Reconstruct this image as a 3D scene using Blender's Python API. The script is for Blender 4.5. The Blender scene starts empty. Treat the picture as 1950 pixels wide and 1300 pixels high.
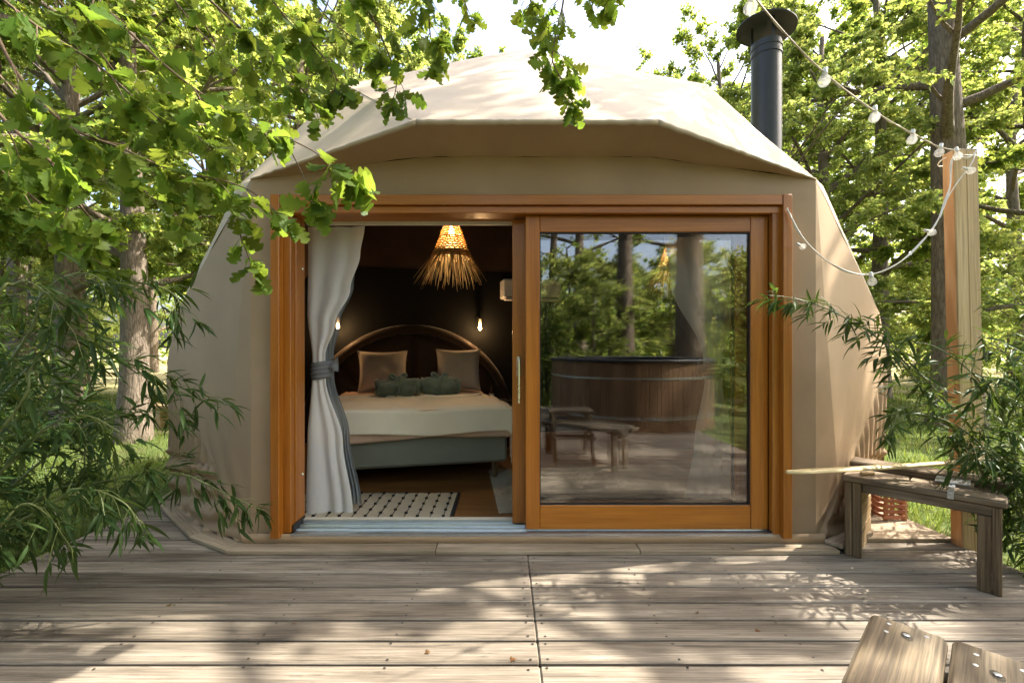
import bpy, bmesh, math, random
import numpy as np
from mathutils import Vector, Matrix, noise

# ------------------------------------------------------------------ camera, light, exposure
sc = bpy.context.scene
COL = sc.collection
FPX, CX, CY, CAMZ = 861.0, 960.0, 660.0, 1.3          # focal length and principal point in photo pixels
cam_d = bpy.data.cameras.new('camera')
cam = bpy.data.objects.new('camera', cam_d)
COL.objects.link(cam)
cam.location = (0, 0, CAMZ)
cam.rotation_euler = (math.radians(90), 0, 0)
cam_d.sensor_width = 36.0
cam_d.lens = 36.0 * FPX / 1950.0
cam_d.shift_x = 15 / 1950.0
cam_d.shift_y = 10 / 1950.0
cam_d.clip_start = 0.02
cam_d.clip_end = 1500
sc.camera = cam

SUN_AZ, SUN_EL = math.radians(79), math.radians(50)     # azimuth from +Y towards +X
sun_dir = Vector((math.cos(SUN_EL) * math.sin(SUN_AZ), math.cos(SUN_EL) * math.cos(SUN_AZ), math.sin(SUN_EL)))
w = bpy.data.worlds.new('World')
sc.world = w
w.use_nodes = True
nt = w.node_tree
sky = nt.nodes.new('ShaderNodeTexSky')
sky.sky_type = 'NISHITA'
sky.sun_disc = False
sky.sun_elevation = SUN_EL
sky.sun_rotation = SUN_AZ
sky.air_density = 1.0
sky.dust_density = 6.0
sky.ozone_density = 0.3
bg = nt.nodes['Background']
bg.inputs['Strength'].default_value = 0.15
nt.links.new(sky.outputs[0], bg.inputs[0])
sd = bpy.data.lights.new('sun', 'SUN')
sd.energy = 3.4
sd.angle = math.radians(0.53)
sd.color = (1.0, 0.93, 0.82)
so = bpy.data.objects.new('sun', sd)
COL.objects.link(so)
so.rotation_euler = (-sun_dir).to_track_quat('-Z', 'Y').to_euler()
sc.view_settings.view_transform = 'Standard'
sc.view_settings.look = 'None'
sc.view_settings.gamma = 1.0
sc.view_settings.use_curve_mapping = False
sc.view_settings.exposure = 2.15
sc.render.engine = 'CYCLES'
sc.cycles.use_denoising = True
sc.cycles.max_bounces = 8
sc.cycles.diffuse_bounces = 4
sc.cycles.glossy_bounces = 4
sc.cycles.transmission_bounces = 6
sc.cycles.transparent_max_bounces = 12
sc.cycles.sample_clamp_indirect = 6.0
sc.cycles.caustics_reflective = False
sc.cycles.caustics_refractive = False

# ------------------------------------------------------------------ helpers
WM = {}
def P(px, py, d):
    """photo pixel + depth in metres -> point"""
    return Vector(((px - CX) / FPX * d, d, CAMZ - (py - CY) / FPX * d))

def attach(o, parent):
    if parent is not None:
        o.parent = parent
        o.matrix_parent_inverse = WM.get(parent.name, Matrix.Identity(4)).inverted()

def tag(o, label=None, cat=None, group=None, kind=None):
    if label: o['label'] = label
    if cat: o['category'] = cat
    if group: o['group'] = group
    if kind: o['kind'] = kind
    return o

def thing(name, loc, label, cat, group=None, rz=0.0):
    o = bpy.data.objects.new(name, None)
    o.empty_display_size = 0.1
    COL.objects.link(o)
    o.location = loc
    o.rotation_euler = (0, 0, rz)
    WM[o.name] = Matrix.Translation(loc) @ Matrix.Rotation(rz, 4, 'Z')
    return tag(o, label, cat, group)

def link(name, me, parent=None, M=None):
    o = bpy.data.objects.new(name, me)
    COL.objects.link(o)
    if M is not None:
        o.matrix_basis = M
    WM[o.name] = M.copy() if M is not None else Matrix.Identity(4)
    attach(o, parent)
    return o

def np_mesh(name, V, F, mat=None, smooth=False):
    """V (n,3); F (m,k) all faces the same size"""
    V = np.asarray(V, dtype=np.float32); F = np.asarray(F, dtype=np.int32)
    me = bpy.data.meshes.new(name)
    k = F.shape[1]
    me.vertices.add(len(V)); me.vertices.foreach_set('co', V.ravel())
    me.loops.add(F.size); me.loops.foreach_set('vertex_index', F.ravel())
    me.polygons.add(len(F)); me.polygons.foreach_set('loop_start', np.arange(0, F.size, k, dtype=np.int32))
    try:
        me.polygons.foreach_set('loop_total', np.full(len(F), k, dtype=np.int32))
    except Exception:
        pass
    me.update(calc_edges=True)
    if smooth: me.shade_smooth()
    else: me.shade_flat()
    if mat: me.materials.append(mat)
    return me

class MB:
    def __init__(s): s.v = []; s.f = []
    def add(s, vs, fs):
        b = len(s.v); s.v += [tuple(q) for q in vs]; s.f += [tuple(i + b for i in f) for f in fs]; return s
    def box(s, lo, hi, bev=0.0, M=None):
        lo = Vector(lo); hi = Vector(hi)
        if bev <= 0:
            vs = [Vector((x, y, z)) for x in (lo.x, hi.x) for y in (lo.y, hi.y) for z in (lo.z, hi.z)]
            fs = [(0,1,3,2),(4,6,7,5),(0,4,5,1),(2,3,7,6),(0,2,6,4),(1,5,7,3)]
        else:
            bm = bmesh.new()
            bmesh.ops.create_cube(bm, size=1)
            c = (lo + hi) / 2; d = hi - lo
            for v in bm.verts: v.co = Vector((v.co.x*d.x, v.co.y*d.y, v.co.z*d.z)) + c
            bmesh.ops.bevel(bm, geom=bm.edges[:], offset=min(bev, 0.45*min(d)), segments=1, affect='EDGES', profile=0.5)
            bm.verts.index_update()
            vs = [v.co.copy() for v in bm.verts]; fs = [[v.index for v in f.verts] for f in bm.faces]
            bm.free()
        if M is not None: vs = [M @ q for q in vs]
        return s.add(vs, fs)
    def tube(s, pts, rad, n=8, caps=True, closed=False):
        pts = [Vector(p) for p in pts]
        if not hasattr(rad, '__len__'): rad = [rad]*len(pts)
        m = len(pts); vs = []
        t0 = (pts[1]-pts[0]).normalized()
        a = t0.orthogonal().normalized()
        for i, p in enumerate(pts):
            if closed: t = (pts[(i+1) % m]-pts[i-1]).normalized()
            else: t = (pts[min(i+1, m-1)]-pts[max(i-1, 0)]).normalized()
            a = (a - t*a.dot(t))
            a = a.normalized() if a.length > 1e-6 else t.orthogonal().normalized()
            b = t.cross(a)
            for k in range(n):
                an = 2*math.pi*k/n
                vs.append(p + (a*math.cos(an)+b*math.sin(an))*rad[i])
        fs = []
        for i in range(m if closed else m-1):
            j = (i+1) % m
            for k in range(n):
                l = (k+1) % n
                fs.append((i*n+k, i*n+l, j*n+l, j*n+k))
        if caps and not closed:
            fs.append(tuple(range(n-1, -1, -1))); fs.append(tuple((m-1)*n+k for k in range(n)))
        return s.add(vs, fs)
    def lathe(s, prof, n=24, M=None, cap0=False, cap1=False):
        vs = []
        for r, z in prof:
            for k in range(n):
                an = 2*math.pi*k/n
                vs.append(Vector((r*math.cos(an), r*math.sin(an), z)))
        fs = []
        for i in range(len(prof)-1):
            for k in range(n):
                l = (k+1) % n
                fs.append((i*n+k, i*n+l, (i+1)*n+l, (i+1)*n+k))
        if cap0: fs.append(tuple(range(n-1, -1, -1)))
        if cap1: fs.append(tuple((len(prof)-1)*n+k for k in range(n)))
        if M is not None: vs = [M @ q for q in vs]
        return s.add(vs, fs)
    def grid(s, fn, nu, nv, wrap=False):
        vs = [Vector(fn(u/nu, v/nv)) for v in range(nv+1) for u in range(nu + (0 if wrap else 1))]
        w_ = nu if wrap else nu+1
        fs = []
        for v in range(nv):
            for u in range(nu):
                u2 = (u+1) % w_
                fs.append((v*w_+u, v*w_+u2, (v+1)*w_+u2, (v+1)*w_+u))
        return s.add(vs, fs)
    def tri(s, a, b, c, n, fn=None):
        a, b, c = Vector(a), Vector(b), Vector(c)
        idx = {}; vs = []
        for i in range(n+1):
            for j in range(n+1-i):
                q = a + (b-a)*(i/n) + (c-a)*(j/n)
                idx[i, j] = len(vs); vs.append(q)
        fs = []
        for i in range(n):
            for j in range(n-i):
                fs.append((idx[i,j], idx[i+1,j], idx[i,j+1]))
                if j < n-i-1: fs.append((idx[i+1,j], idx[i+1,j+1], idx[i,j+1]))
        return s.add(vs, fs)
    def mesh(s, name, mat=None, smooth=False, weld=0.0, recalc=True, disp=None):
        me = bpy.data.meshes.new(name)
        me.from_pydata([tuple(q) for q in s.v], [], s.f)
        if weld > 0 or recalc or disp:
            bm = bmesh.new(); bm.from_mesh(me)
            if weld > 0: bmesh.ops.remove_doubles(bm, verts=bm.verts, dist=weld)
            if recalc: bmesh.ops.recalc_face_normals(bm, faces=bm.faces)
            if disp:
                bm.normal_update()
                mv = [(v, disp(v.co, v.normal)) for v in bm.verts]
                for v, d in mv: v.co = v.co + d
            bm.to_mesh(me); bm.free()
        if mat: me.materials.append(mat)
        if smooth: me.shade_smooth()
        else: me.shade_flat()
        return me
    def build(s, name, mat, parent=None, M=None, **kw):
        return link(name, s.mesh(name, mat, **kw), parent, M)

def smooth_angle(o, deg=35):
    o.data.shade_smooth()
    try: o.data.set_sharp_from_angle(angle=math.radians(deg))
    except Exception: pass
    return o

def N3(p, s, off=0.0):
    return noise.noise(Vector((p[0]*s+off, p[1]*s+off*1.7, p[2]*s-off)))

# ------------------------------------------------------------------ materials
def newmat(name):
    m = bpy.data.materials.new(name); m.use_nodes = True
    t = m.node_tree
    return m, t, t.nodes['Principled BSDF']
def nd(t, kind, **kw):
    n = t.nodes.new(kind)
    for k, v in kw.items():
        if k in n.inputs: n.inputs[k].default_value = v
        else: setattr(n, k, v)
    return n
def ramp(t, fac, stops):
    r = t.nodes.new('ShaderNodeValToRGB')
    e = r.color_ramp.elements
    while len(e) < len(stops): e.new(0.5)
    for i, (p, c) in enumerate(stops):
        e[i].position = p; e[i].color = (c[0], c[1], c[2], 1)
    t.links.new(fac, r.inputs[0])
    return r.outputs[0]
def mixc(t, a, b, fac, mode='MIX'):
    m = t.nodes.new('ShaderNodeMix'); m.data_type = 'RGBA'; m.blend_type = mode
    for sock, val in ((0, fac), (6, a), (7, b)):
        if hasattr(val, 'is_linked') or hasattr(val, 'links'): t.links.new(val, m.inputs[sock])
        elif sock == 0: m.inputs[0].default_value = val
        else: m.inputs[sock].default_value = (val[0], val[1], val[2], 1)
    return m.outputs[2]
def mth(t, op, a, b=None, c=None):
    m = t.nodes.new('ShaderNodeMath'); m.operation = op
    for i, v in enumerate((a, b, c)):
        if v is None: continue
        if hasattr(v, 'links'): t.links.new(v, m.inputs[i])
        else: m.inputs[i].default_value = v
    return m.outputs[0]
def coords(t, scale, world=False):
    if world: src = t.nodes.new('ShaderNodeNewGeometry').outputs['Position']
    else: src = t.nodes.new('ShaderNodeTexCoord').outputs['Object']
    v = t.nodes.new('ShaderNodeVectorMath'); v.operation = 'MULTIPLY'
    t.links.new(src, v.inputs[0]); v.inputs[1].default_value = scale
    return v.outputs[0]
def tnoise(t, vec, scale, detail=4, rough=0.55, w=None, dist=0.0):
    n = t.nodes.new('ShaderNodeTexNoise')
    n.inputs['Scale'].default_value = scale; n.inputs['Detail'].default_value = detail
    n.inputs['Roughness'].default_value = rough; n.inputs['Distortion'].default_value = dist
    t.links.new(vec, n.inputs['Vector'])
    if w is not None:
        n.noise_dimensions = '4D'; t.links.new(w, n.inputs['W'])
    return n.outputs[0]
def bump(t, b, h, strength, dist=0.01):
    n = t.nodes.new('ShaderNodeBump')
    n.inputs['Strength'].default_value = strength; n.inputs['Distance'].default_value = dist
    t.links.new(h, n.inputs['Height']); t.links.new(n.outputs[0], b.inputs['Normal'])
def objrand(t, mul=37.0):
    return mth(t, 'MULTIPLY', t.nodes.new('ShaderNodeObjectInfo').outputs['Random'], mul)

def wood(name, stops, axis=0, scale=5.0, stretch=12.0, rough=0.7, knots=0.0, bmp=0.25, spec=0.3, stain=None, vary=0.25, coat=0.0, rings=0.0, streak=0.0):
    m, t, b = newmat(name)
    sv = [scale]*3; sv[axis] = scale/stretch
    co = coords(t, sv)
    W = objrand(t)
    n1 = tnoise(t, co, 1.6, 5, 0.6, W, 0.6)
    sv2 = [60.0]*3; sv2[axis] = 2.2
    n2 = tnoise(t, coords(t, sv2), 1.0, 3, 0.6, W)
    f = mth(t, 'ADD', mth(t, 'MULTIPLY', n1, 0.68), mth(t, 'MULTIPLY', n2, 0.32))
    f = mth(t, 'ADD', mth(t, 'MULTIPLY', mth(t, 'SUBTRACT', f, 0.5), 1.9), 0.5)
    if rings:
        wv = t.nodes.new('ShaderNodeTexWave'); wv.wave_type = 'BANDS'; wv.bands_direction = 'XYZ'[(axis+1) % 3] if axis != 2 else 'X'
        wv.inputs['Scale'].default_value = 9.0; wv.inputs['Distortion'].default_value = 9.0; wv.inputs['Detail'].default_value = 2.0; wv.inputs['Detail Scale'].default_value = 0.6
        sr = [1.6]*3; sr[axis] = 0.28
        vo = t.nodes.new('ShaderNodeVectorMath'); vo.operation = 'ADD'; t.links.new(coords(t, sr), vo.inputs[0]); t.links.new(W, vo.inputs[1])
        t.links.new(vo.outputs[0], wv.inputs['Vector'])
        f = mth(t, 'ADD', mth(t, 'MULTIPLY', f, 1-rings), mth(t, 'MULTIPLY', wv.outputs['Fac'], rings))
    c = ramp(t, f, stops)
    if knots > 0:
        sk = [7.5]*3; sk[axis] = 1.9
        ck = coords(t, sk)
        v = t.nodes.new('ShaderNodeTexVoronoi'); v.voronoi_dimensions = '4D'
        v.inputs['Scale'].default_value = 0.8
        t.links.new(ck, v.inputs['Vector']); t.links.new(W, v.inputs['W'])
        kd = mth(t, 'ADD', v.outputs['Distance'], mth(t, 'MULTIPLY', n2, 0.12))
        k = t.nodes.new('ShaderNodeMapRange'); k.inputs[1].default_value = 0.10; k.inputs[2].default_value = 0.22
        k.inputs[3].default_value = knots; k.inputs[4].default_value = 0.0
        t.links.new(kd, k.inputs[0])
        dk = tuple(x*0.28 for x in stops[0][1])
        c = mixc(t, c, dk, k.outputs[0])
    if streak:
        s3 = [150.0]*3; s3[axis] = 3.0
        g1 = tnoise(t, coords(t, s3), 1.0, 4, 0.7, W)
        k = t.nodes.new('ShaderNodeMapRange'); k.inputs[1].default_value = 0.38; k.inputs[2].default_value = 0.62
        k.inputs[3].default_value = 1-streak*0.55; k.inputs[4].default_value = 1+streak*0.22
        t.links.new(g1, k.inputs[0])
        cc = t.nodes.new('ShaderNodeCombineColor')
        for q in range(3): t.links.new(k.outputs[0], cc.inputs[q])
        c = mixc(t, c, cc.outputs[0], 1.0, 'MULTIPLY')
        s4 = [90.0]*3; s4[axis] = 1.4
        g2 = tnoise(t, coords(t, s4), 1.0, 2, 0.5, W, 0.3)
        k = t.nodes.new('ShaderNodeMapRange'); k.inputs[1].default_value = 0.655; k.inputs[2].default_value = 0.70
        k.inputs[4].default_value = streak*0.85
        t.links.new(g2, k.inputs[0])
        c = mixc(t, c, tuple(x*0.35 for x in stops[0][1]), k.outputs[0])
        s5 = [34.0]*3; s5[axis] = 13.0
        g3 = tnoise(t, coords(t, s5), 1.0, 3, 0.6, W)
        k = t.nodes.new('ShaderNodeMapRange'); k.inputs[1].default_value = 0.67; k.inputs[2].default_value = 0.75
        k.inputs[4].default_value = streak*0.7
        t.links.new(g3, k.inputs[0])
        c = mixc(t, c, tuple(x*0.4 for x in stops[0][1]), k.outputs[0])
    if stain:
        s1 = tnoise(t, coords(t, (0.9, 2.4, 0.9), world=True), 1.0, 6, 0.65)
        k = t.nodes.new('ShaderNodeMapRange'); k.inputs[1].default_value = 0.46; k.inputs[2].default_value = 0.70
        k.inputs[4].default_value = stain[1]
        t.links.new(s1, k.inputs[0])
        c = mixc(t, c, stain[0], k.outputs[0], 'MULTIPLY')
        s2 = tnoise(t, coords(t, (3.5, 22.0, 3.5), world=True), 1.3, 5, 0.7)
        k2 = t.nodes.new('ShaderNodeMapRange'); k2.inputs[1].default_value = 0.58; k2.inputs[2].default_value = 0.74
        k2.inputs[4].default_value = stain[1]
        t.links.new(s2, k2.inputs[0])
        c = mixc(t, c, tuple(x*0.55 for x in stain[0]), k2.outputs[0], 'MULTIPLY')
    if vary > 0:
        h = t.nodes.new('ShaderNodeHueSaturation')
        r = t.nodes.new('ShaderNodeObjectInfo').outputs['Random']
        h.inputs['Saturation'].default_value = 1.0
        t.links.new(mth(t, 'ADD', mth(t, 'MULTIPLY', r, vary), 1-vary/2), h.inputs['Value'])
        t.links.new(c, h.inputs['Color']); c = h.outputs[0]
    t.links.new(c, b.inputs['Base Color'])
    b.inputs['Roughness'].default_value = rough
    b.inputs['Specular IOR Level'].default_value = spec
    if coat: b.inputs['Coat Weight'].default_value = coat; b.inputs['Coat Roughness'].default_value = 0.25
    bump(t, b, f, bmp, 0.006)
    return m

def cloth(name, col, rough=0.85, weave=500, bmp=0.15, sheen=0.0, var=0.12, big=0.0, spec=0.2, wr=9.0):
    m, t, b = newmat(name)
    co = coords(t, (1, 1, 1))
    n = tnoise(t, co, 2.2, 4, 0.6)
    c = ramp(t, n, [(0.3, tuple(x*(1-var) for x in col)), (0.7, tuple(min(1, x*(1+var)) for x in col))])
    t.links.new(c, b.inputs['Base Color'])
    b.inputs['Roughness'].default_value = rough
    b.inputs['Specular IOR Level'].default_value = spec
    if sheen: b.inputs['Sheen Weight'].default_value = sheen
    n2 = tnoise(t, co, weave, 2, 0.6)
    h = n2
    if big:
        n3 = tnoise(t, coords(t, (1, 1, 0.45)), wr, 3, 0.5, dist=0.8)
        h = mth(t, 'ADD', mth(t, 'MULTIPLY', n2, 0.12), mth(t, 'MULTIPLY', n3, big))
    bump(t, b, h, bmp, 0.01)
    return m

def plain(name, col, rough=0.5, metal=0.0, emit=0.0, ecol=None, spec=0.5, nz=0.06, nscale=14):
    m, t, b = newmat(name)
    n = tnoise(t, coords(t, (1, 1, 1)), nscale, 4, 0.6)
    c = ramp(t, n, [(0.3, tuple(x*(1-nz) for x in col)), (0.7, tuple(min(1, x*(1+nz)) for x in col))])
    t.links.new(c, b.inputs['Base Color'])
    rr = mth(t, 'ADD', mth(t, 'MULTIPLY', n, 0.16), rough-0.08)
    t.links.new(rr, b.inputs['Roughness'])
    b.inputs['Metallic'].default_value = metal
    b.inputs['Specular IOR Level'].default_value = spec
    if emit:
        b.inputs['Emission Color'].default_value = (*(ecol or col), 1); b.inputs['Emission Strength'].default_value = emit
    return m

def leafmat(name, col, trans, tfac=0.45, gloss=0.05, hue=0.03, val=0.5, grough=0.35):
    m = bpy.data.materials.new(name); m.use_nodes = True
    t = m.node_tree
    for n in list(t.nodes):
        if n.type == 'BSDF_PRINCIPLED': t.nodes.remove(n)
    out = [n for n in t.nodes if n.type == 'OUTPUT_MATERIAL'][0]
    isl = t.nodes.new('ShaderNodeNewGeometry').outputs['Random Per Island']
    ob = t.nodes.new('ShaderNodeObjectInfo').outputs['Random']
    r = mth(t, 'FRACT', mth(t, 'ADD', isl, mth(t, 'MULTIPLY', ob, 7.31)))
    r2 = mth(t, 'FRACT', mth(t, 'MULTIPLY', r, 17.77))
    def var(c):
        h = t.nodes.new('ShaderNodeHueSaturation')
        h.inputs['Color'].default_value = (*c, 1)
        t.links.new(mth(t, 'ADD', mth(t, 'MULTIPLY', r, 2*hue), 0.5-hue*1.2), h.inputs['Hue'])
        t.links.new(mth(t, 'ADD', mth(t, 'MULTIPLY', r2, val), 1-val*0.5), h.inputs['Value'])
        h.inputs['Saturation'].default_value = 1.0
        return h.outputs[0]
    d = t.nodes.new('ShaderNodeBsdfDiffuse'); tr = t.nodes.new('ShaderNodeBsdfTranslucent'); g = t.nodes.new('ShaderNodeBsdfGlossy')
    t.links.new(var(col), d.inputs[0]); t.links.new(var(trans), tr.inputs[0])
    g.inputs['Roughness'].default_value = grough
    g.inputs[0].default_value = (0.9, 0.95, 0.9, 1)
    m1 = t.nodes.new('ShaderNodeMixShader'); m1.inputs[0].default_value = tfac
    t.links.new(d.outputs[0], m1.inputs[1]); t.links.new(tr.outputs[0], m1.inputs[2])
    m2 = t.nodes.new('ShaderNodeMixShader')
    fr = t.nodes.new('ShaderNodeFresnel'); fr.inputs[0].default_value = 1.4
    t.links.new(mth(t, 'MINIMUM', mth(t, 'MULTIPLY', fr.outputs[0], gloss*12), 0.025), m2.inputs[0])
    t.links.new(m1.outputs[0], m2.inputs[1]); t.links.new(g.outputs[0], m2.inputs[2])
    t.links.new(m2.outputs[0], out.inputs[0])
    return m

def sheer(name, col, transp, transl):
    m = bpy.data.materials.new(name); m.use_nodes = True
    t = m.node_tree
    for n in list(t.nodes):
        if n.type == 'BSDF_PRINCIPLED': t.nodes.remove(n)
    out = [n for n in t.nodes if n.type == 'OUTPUT_MATERIAL'][0]
    d = t.nodes.new('ShaderNodeBsdfDiffuse'); tr = t.nodes.new('ShaderNodeBsdfTranslucent'); tp = t.nodes.new('ShaderNodeBsdfTransparent')
    n = tnoise(t, coords(t, (1, 1, 0.15)), 40, 3, 0.6)
    c = ramp(t, n, [(0.3, tuple(x*0.93 for x in col)), (0.7, col)])
    t.links.new(c, d.inputs[0]); t.links.new(c, tr.inputs[0])
    m1 = t.nodes.new('ShaderNodeMixShader'); m1.inputs[0].default_value = transl
    t.links.new(d.outputs[0], m1.inputs[1]); t.links.new(tr.outputs[0], m1.inputs[2])
    m2 = t.nodes.new('ShaderNodeMixShader'); m2.inputs[0].default_value = transp
    t.links.new(m1.outputs[0], m2.inputs[1]); t.links.new(tp.outputs[0], m2.inputs[2])
    t.links.new(m2.outputs[0], out.inputs[0])
    return m

def glassmat(name, base, tint=(0.93, 0.96, 0.95), wav=0.0, ior=1.5):
    m = bpy.data.materials.new(name); m.use_nodes = True
    t = m.node_tree
    for n in list(t.nodes):
        if n.type == 'BSDF_PRINCIPLED': t.nodes.remove(n)
    out = [n for n in t.nodes if n.type == 'OUTPUT_MATERIAL'][0]
    tp = t.nodes.new('ShaderNodeBsdfTransparent'); tp.inputs[0].default_value = (*tint, 1)
    g = t.nodes.new('ShaderNodeBsdfGlossy'); g.inputs['Roughness'].default_value = 0.0
    fr = t.nodes.new('ShaderNodeFresnel'); fr.inputs[0].default_value = ior
    mx = t.nodes.new('ShaderNodeMixShader')
    t.links.new(mth(t, 'ADD', fr.outputs[0], base), mx.inputs[0])
    if wav:
        bp = t.nodes.new('ShaderNodeBump'); bp.inputs['Strength'].default_value = wav; bp.inputs['Distance'].default_value = 0.01
        t.links.new(tnoise(t, coords(t, (1, 1, 1)), 5.0, 2, 0.5), bp.inputs['Height'])
        t.links.new(bp.outputs[0], g.inputs['Normal'])
    t.links.new(tp.outputs[0], mx.inputs[1]); t.links.new(g.outputs[0], mx.inputs[2])
    t.links.new(mx.outputs[0], out.inputs[0])
    return m

M = {}
M['deck'] = wood('weathered_deck_wood', [(0.22, (0.10, 0.08, 0.06)), (0.5, (0.255, 0.215, 0.165)), (0.78, (0.37, 0.32, 0.255))], 0, 5, 14, 0.72, 0.85, 0.4, 0.3, ((0.45, 0.42, 0.40), 0.8), 0.28, streak=0.7)
M['trim'] = wood('trim_wood', [(0.25, (0.24, 0.18, 0.115)), (0.5, (0.38, 0.30, 0.205)), (0.75, (0.49, 0.40, 0.29))], 0, 5, 12, 0.7, 0.6, 0.25, 0.3, ((0.55, 0.5, 0.45), 0.5), 0.2, streak=0.6)
M['orange'] = wood('varnished_larch', [(0.2, (0.24, 0.07, 0.006)), (0.5, (0.37, 0.125, 0.011)), (0.8, (0.46, 0.175, 0.02))], 2, 4, 16, 0.38, 0.3, 0.08, 0.45, None, 0.2, 0.25, streak=0.3)
M['orange_x'] = wood('varnished_larch_rail', [(0.2, (0.24, 0.07, 0.006)), (0.5, (0.37, 0.125, 0.011)), (0.8, (0.46, 0.175, 0.02))], 0, 4, 16, 0.38, 0.4, 0.08, 0.45, None, 0.2, 0.25, streak=0.3)
M['post'] = wood('fresh_pine', [(0.2, (0.46, 0.30, 0.14)), (0.5, (0.56, 0.395, 0.205)), (0.8, (0.62, 0.465, 0.27))], 2, 6, 16, 0.6, 0.7, 0.15, 0.35, None, 0.12, 0.0, 0.2, 0.35)
M['post_side'] = wood('red_pine', [(0.30, (0.44, 0.23, 0.09)), (0.5, (0.52, 0.29, 0.125)), (0.7, (0.58, 0.35, 0.17))], 2, 6, 16, 0.6, 0.4, 0.15, 0.35, None, 0.1, 0.0, 0.35)
M['table'] = wood('weathered_table_wood', [(0.30, (0.10, 0.07, 0.04)), (0.5, (0.18, 0.132, 0.08)), (0.7, (0.26, 0.20, 0.13))], 0, 5, 12, 0.7, 0.7, 0.3, 0.3, None, 0.3, 0.0, 0.3, 0.8)
M['table_v'] = wood('weathered_leg_wood', [(0.30, (0.10, 0.065, 0.034)), (0.5, (0.17, 0.115, 0.06)), (0.7, (0.24, 0.17, 0.098))], 2, 5, 12, 0.7, 0.7, 0.3, 0.3, None, 0.3, streak=0.8)
M['panel'] = wood('table_panel_wood', [(0.30, (0.34, 0.22, 0.10)), (0.5, (0.45, 0.31, 0.16)), (0.7, (0.53, 0.39, 0.22))], 1, 5, 10, 0.7, 0.8, 0.25, 0.3, None, 0.2, streak=0.5)
M['bench'] = wood('grey_bench_wood', [(0.25, (0.095, 0.068, 0.040)), (0.5, (0.20, 0.152, 0.092)), (0.78, (0.29, 0.23, 0.15))], 1, 6, 10, 0.65, 0.9, 0.5, 0.35, None, 0.15, 0.0, 0.5, 0.9)
M['bamboo'] = wood('split_bamboo', [(0.30, (0.46, 0.34, 0.14)), (0.5, (0.56, 0.44, 0.21)), (0.7, (0.63, 0.52, 0.29))], 0, 6, 20, 0.4, 0.0, 0.1, 0.5, None, 0.05)
M['tub'] = wood('tub_larch', [(0.30, (0.12, 0.062, 0.03)), (0.5, (0.18, 0.10, 0.05)), (0.7, (0.25, 0.15, 0.075))], 2, 5, 14, 0.6, 0.4, 0.2, 0.4, None, 0.4)
M['crate'] = wood('red_slats', [(0.30, (0.28, 0.10, 0.06)), (0.5, (0.36, 0.14, 0.085)), (0.7, (0.43, 0.19, 0.12))], 0, 6, 14, 0.6, 0.0, 0.1, 0.3, None, 0.2)
M['floor'] = wood('interior_floor_wood', [(0.30, (0.17, 0.075, 0.022)), (0.5, (0.235, 0.11, 0.035)), (0.7, (0.29, 0.145, 0.05))], 0, 4, 12, 0.33, 0.0, 0.03, 0.45, None, 0.15)
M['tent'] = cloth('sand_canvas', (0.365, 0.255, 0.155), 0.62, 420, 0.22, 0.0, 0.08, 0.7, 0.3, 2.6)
M['roof'] = cloth('skylit_roof_canvas', (0.47, 0.385, 0.285), 0.6, 420, 0.22, 0.0, 0.06, 0.7, 0.3, 2.6)  # paler copy of the canvas; sky light on the roof put into the colour
M['liner'] = cloth('brown_liner', (0.055, 0.032, 0.02), 0.8, 420, 0.2, 0.0, 0.2, 0.8)
M['black'] = cloth('black_wall_cloth', (0.006, 0.006, 0.0055), 0.9, 300, 0.1, 0.0, 0.2)
M['alu'] = plain('brushed_aluminium', (0.62, 0.66, 0.70), 0.32, 0.9)
M['cream'] = plain('cream_metal', (0.62, 0.58, 0.49), 0.45)
M['rubber'] = plain('black_rubber', (0.015, 0.015, 0.016), 0.6)
M['steel'] = plain('satin_steel', (0.72, 0.68, 0.60), 0.28, 0.95)
M['galv'] = plain('galvanised_steel', (0.45, 0.47, 0.50), 0.35, 0.85, nz=0.25, nscale=60)
M['flue'] = plain('black_flue_enamel', (0.010, 0.011, 0.013), 0.42, 0.0, spec=0.6, nz=0.4, nscale=9)
M['glass'] = glassmat('door_glass', 0.06, (0.985, 0.99, 0.985), wav=0.012)
M['bulbglass'] = sheer('milky_bulb_glass', (0.85, 0.85, 0.82), 0.66, 0.6)
M['filament'] = plain('filament_support', (0.75, 0.74, 0.70), 0.4)
M['white'] = plain('white_plastic', (0.78, 0.77, 0.74), 0.4)
M['wire'] = plain('white_cable', (0.72, 0.69, 0.62), 0.5)
M['wire_d'] = plain('weathered_cable', (0.45, 0.38, 0.28), 0.6)
M['curtain'] = sheer('white_voile', (0.88, 0.88, 0.88), 0.05, 0.4)
M['curtain_sheer'] = sheer('thin_white_voile', (0.90, 0.91, 0.90), 0.04, 0.4)
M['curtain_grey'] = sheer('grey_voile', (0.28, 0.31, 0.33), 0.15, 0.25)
M['tie'] = cloth('grey_tie_cloth', (0.13, 0.135, 0.14), 0.8, 300, 0.3, 0, 0.15, 0.8, 0.2, 25)
M['headboard'] = cloth('brown_velvet', (0.034, 0.019, 0.010), 0.55, 300, 0.08, 0.35, 0.15)
M['bedbase'] = cloth('sage_upholstery', (0.20, 0.21, 0.17), 0.9, 260, 0.35, 0.1, 0.1)
M['blanket'] = cloth('cream_blanket', (0.84, 0.76, 0.60), 0.9, 160, 0.35, 0.1, 0.06, 0.5, 0.2, 14)
M['duvet'] = cloth('peach_duvet', (0.56, 0.39, 0.28), 0.9, 260, 0.25, 0.1, 0.08, 0.9, 0.2, 12)
M['pillow'] = cloth('taupe_linen', (0.55, 0.475, 0.40), 0.9, 260, 0.3, 0.1, 0.08, 0.7, 0.2, 9)
M['towel'] = cloth('sage_terry', (0.13, 0.175, 0.145), 0.95, 220, 0.6, 0.3, 0.2, 0.8, 0.1, 18)
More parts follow.
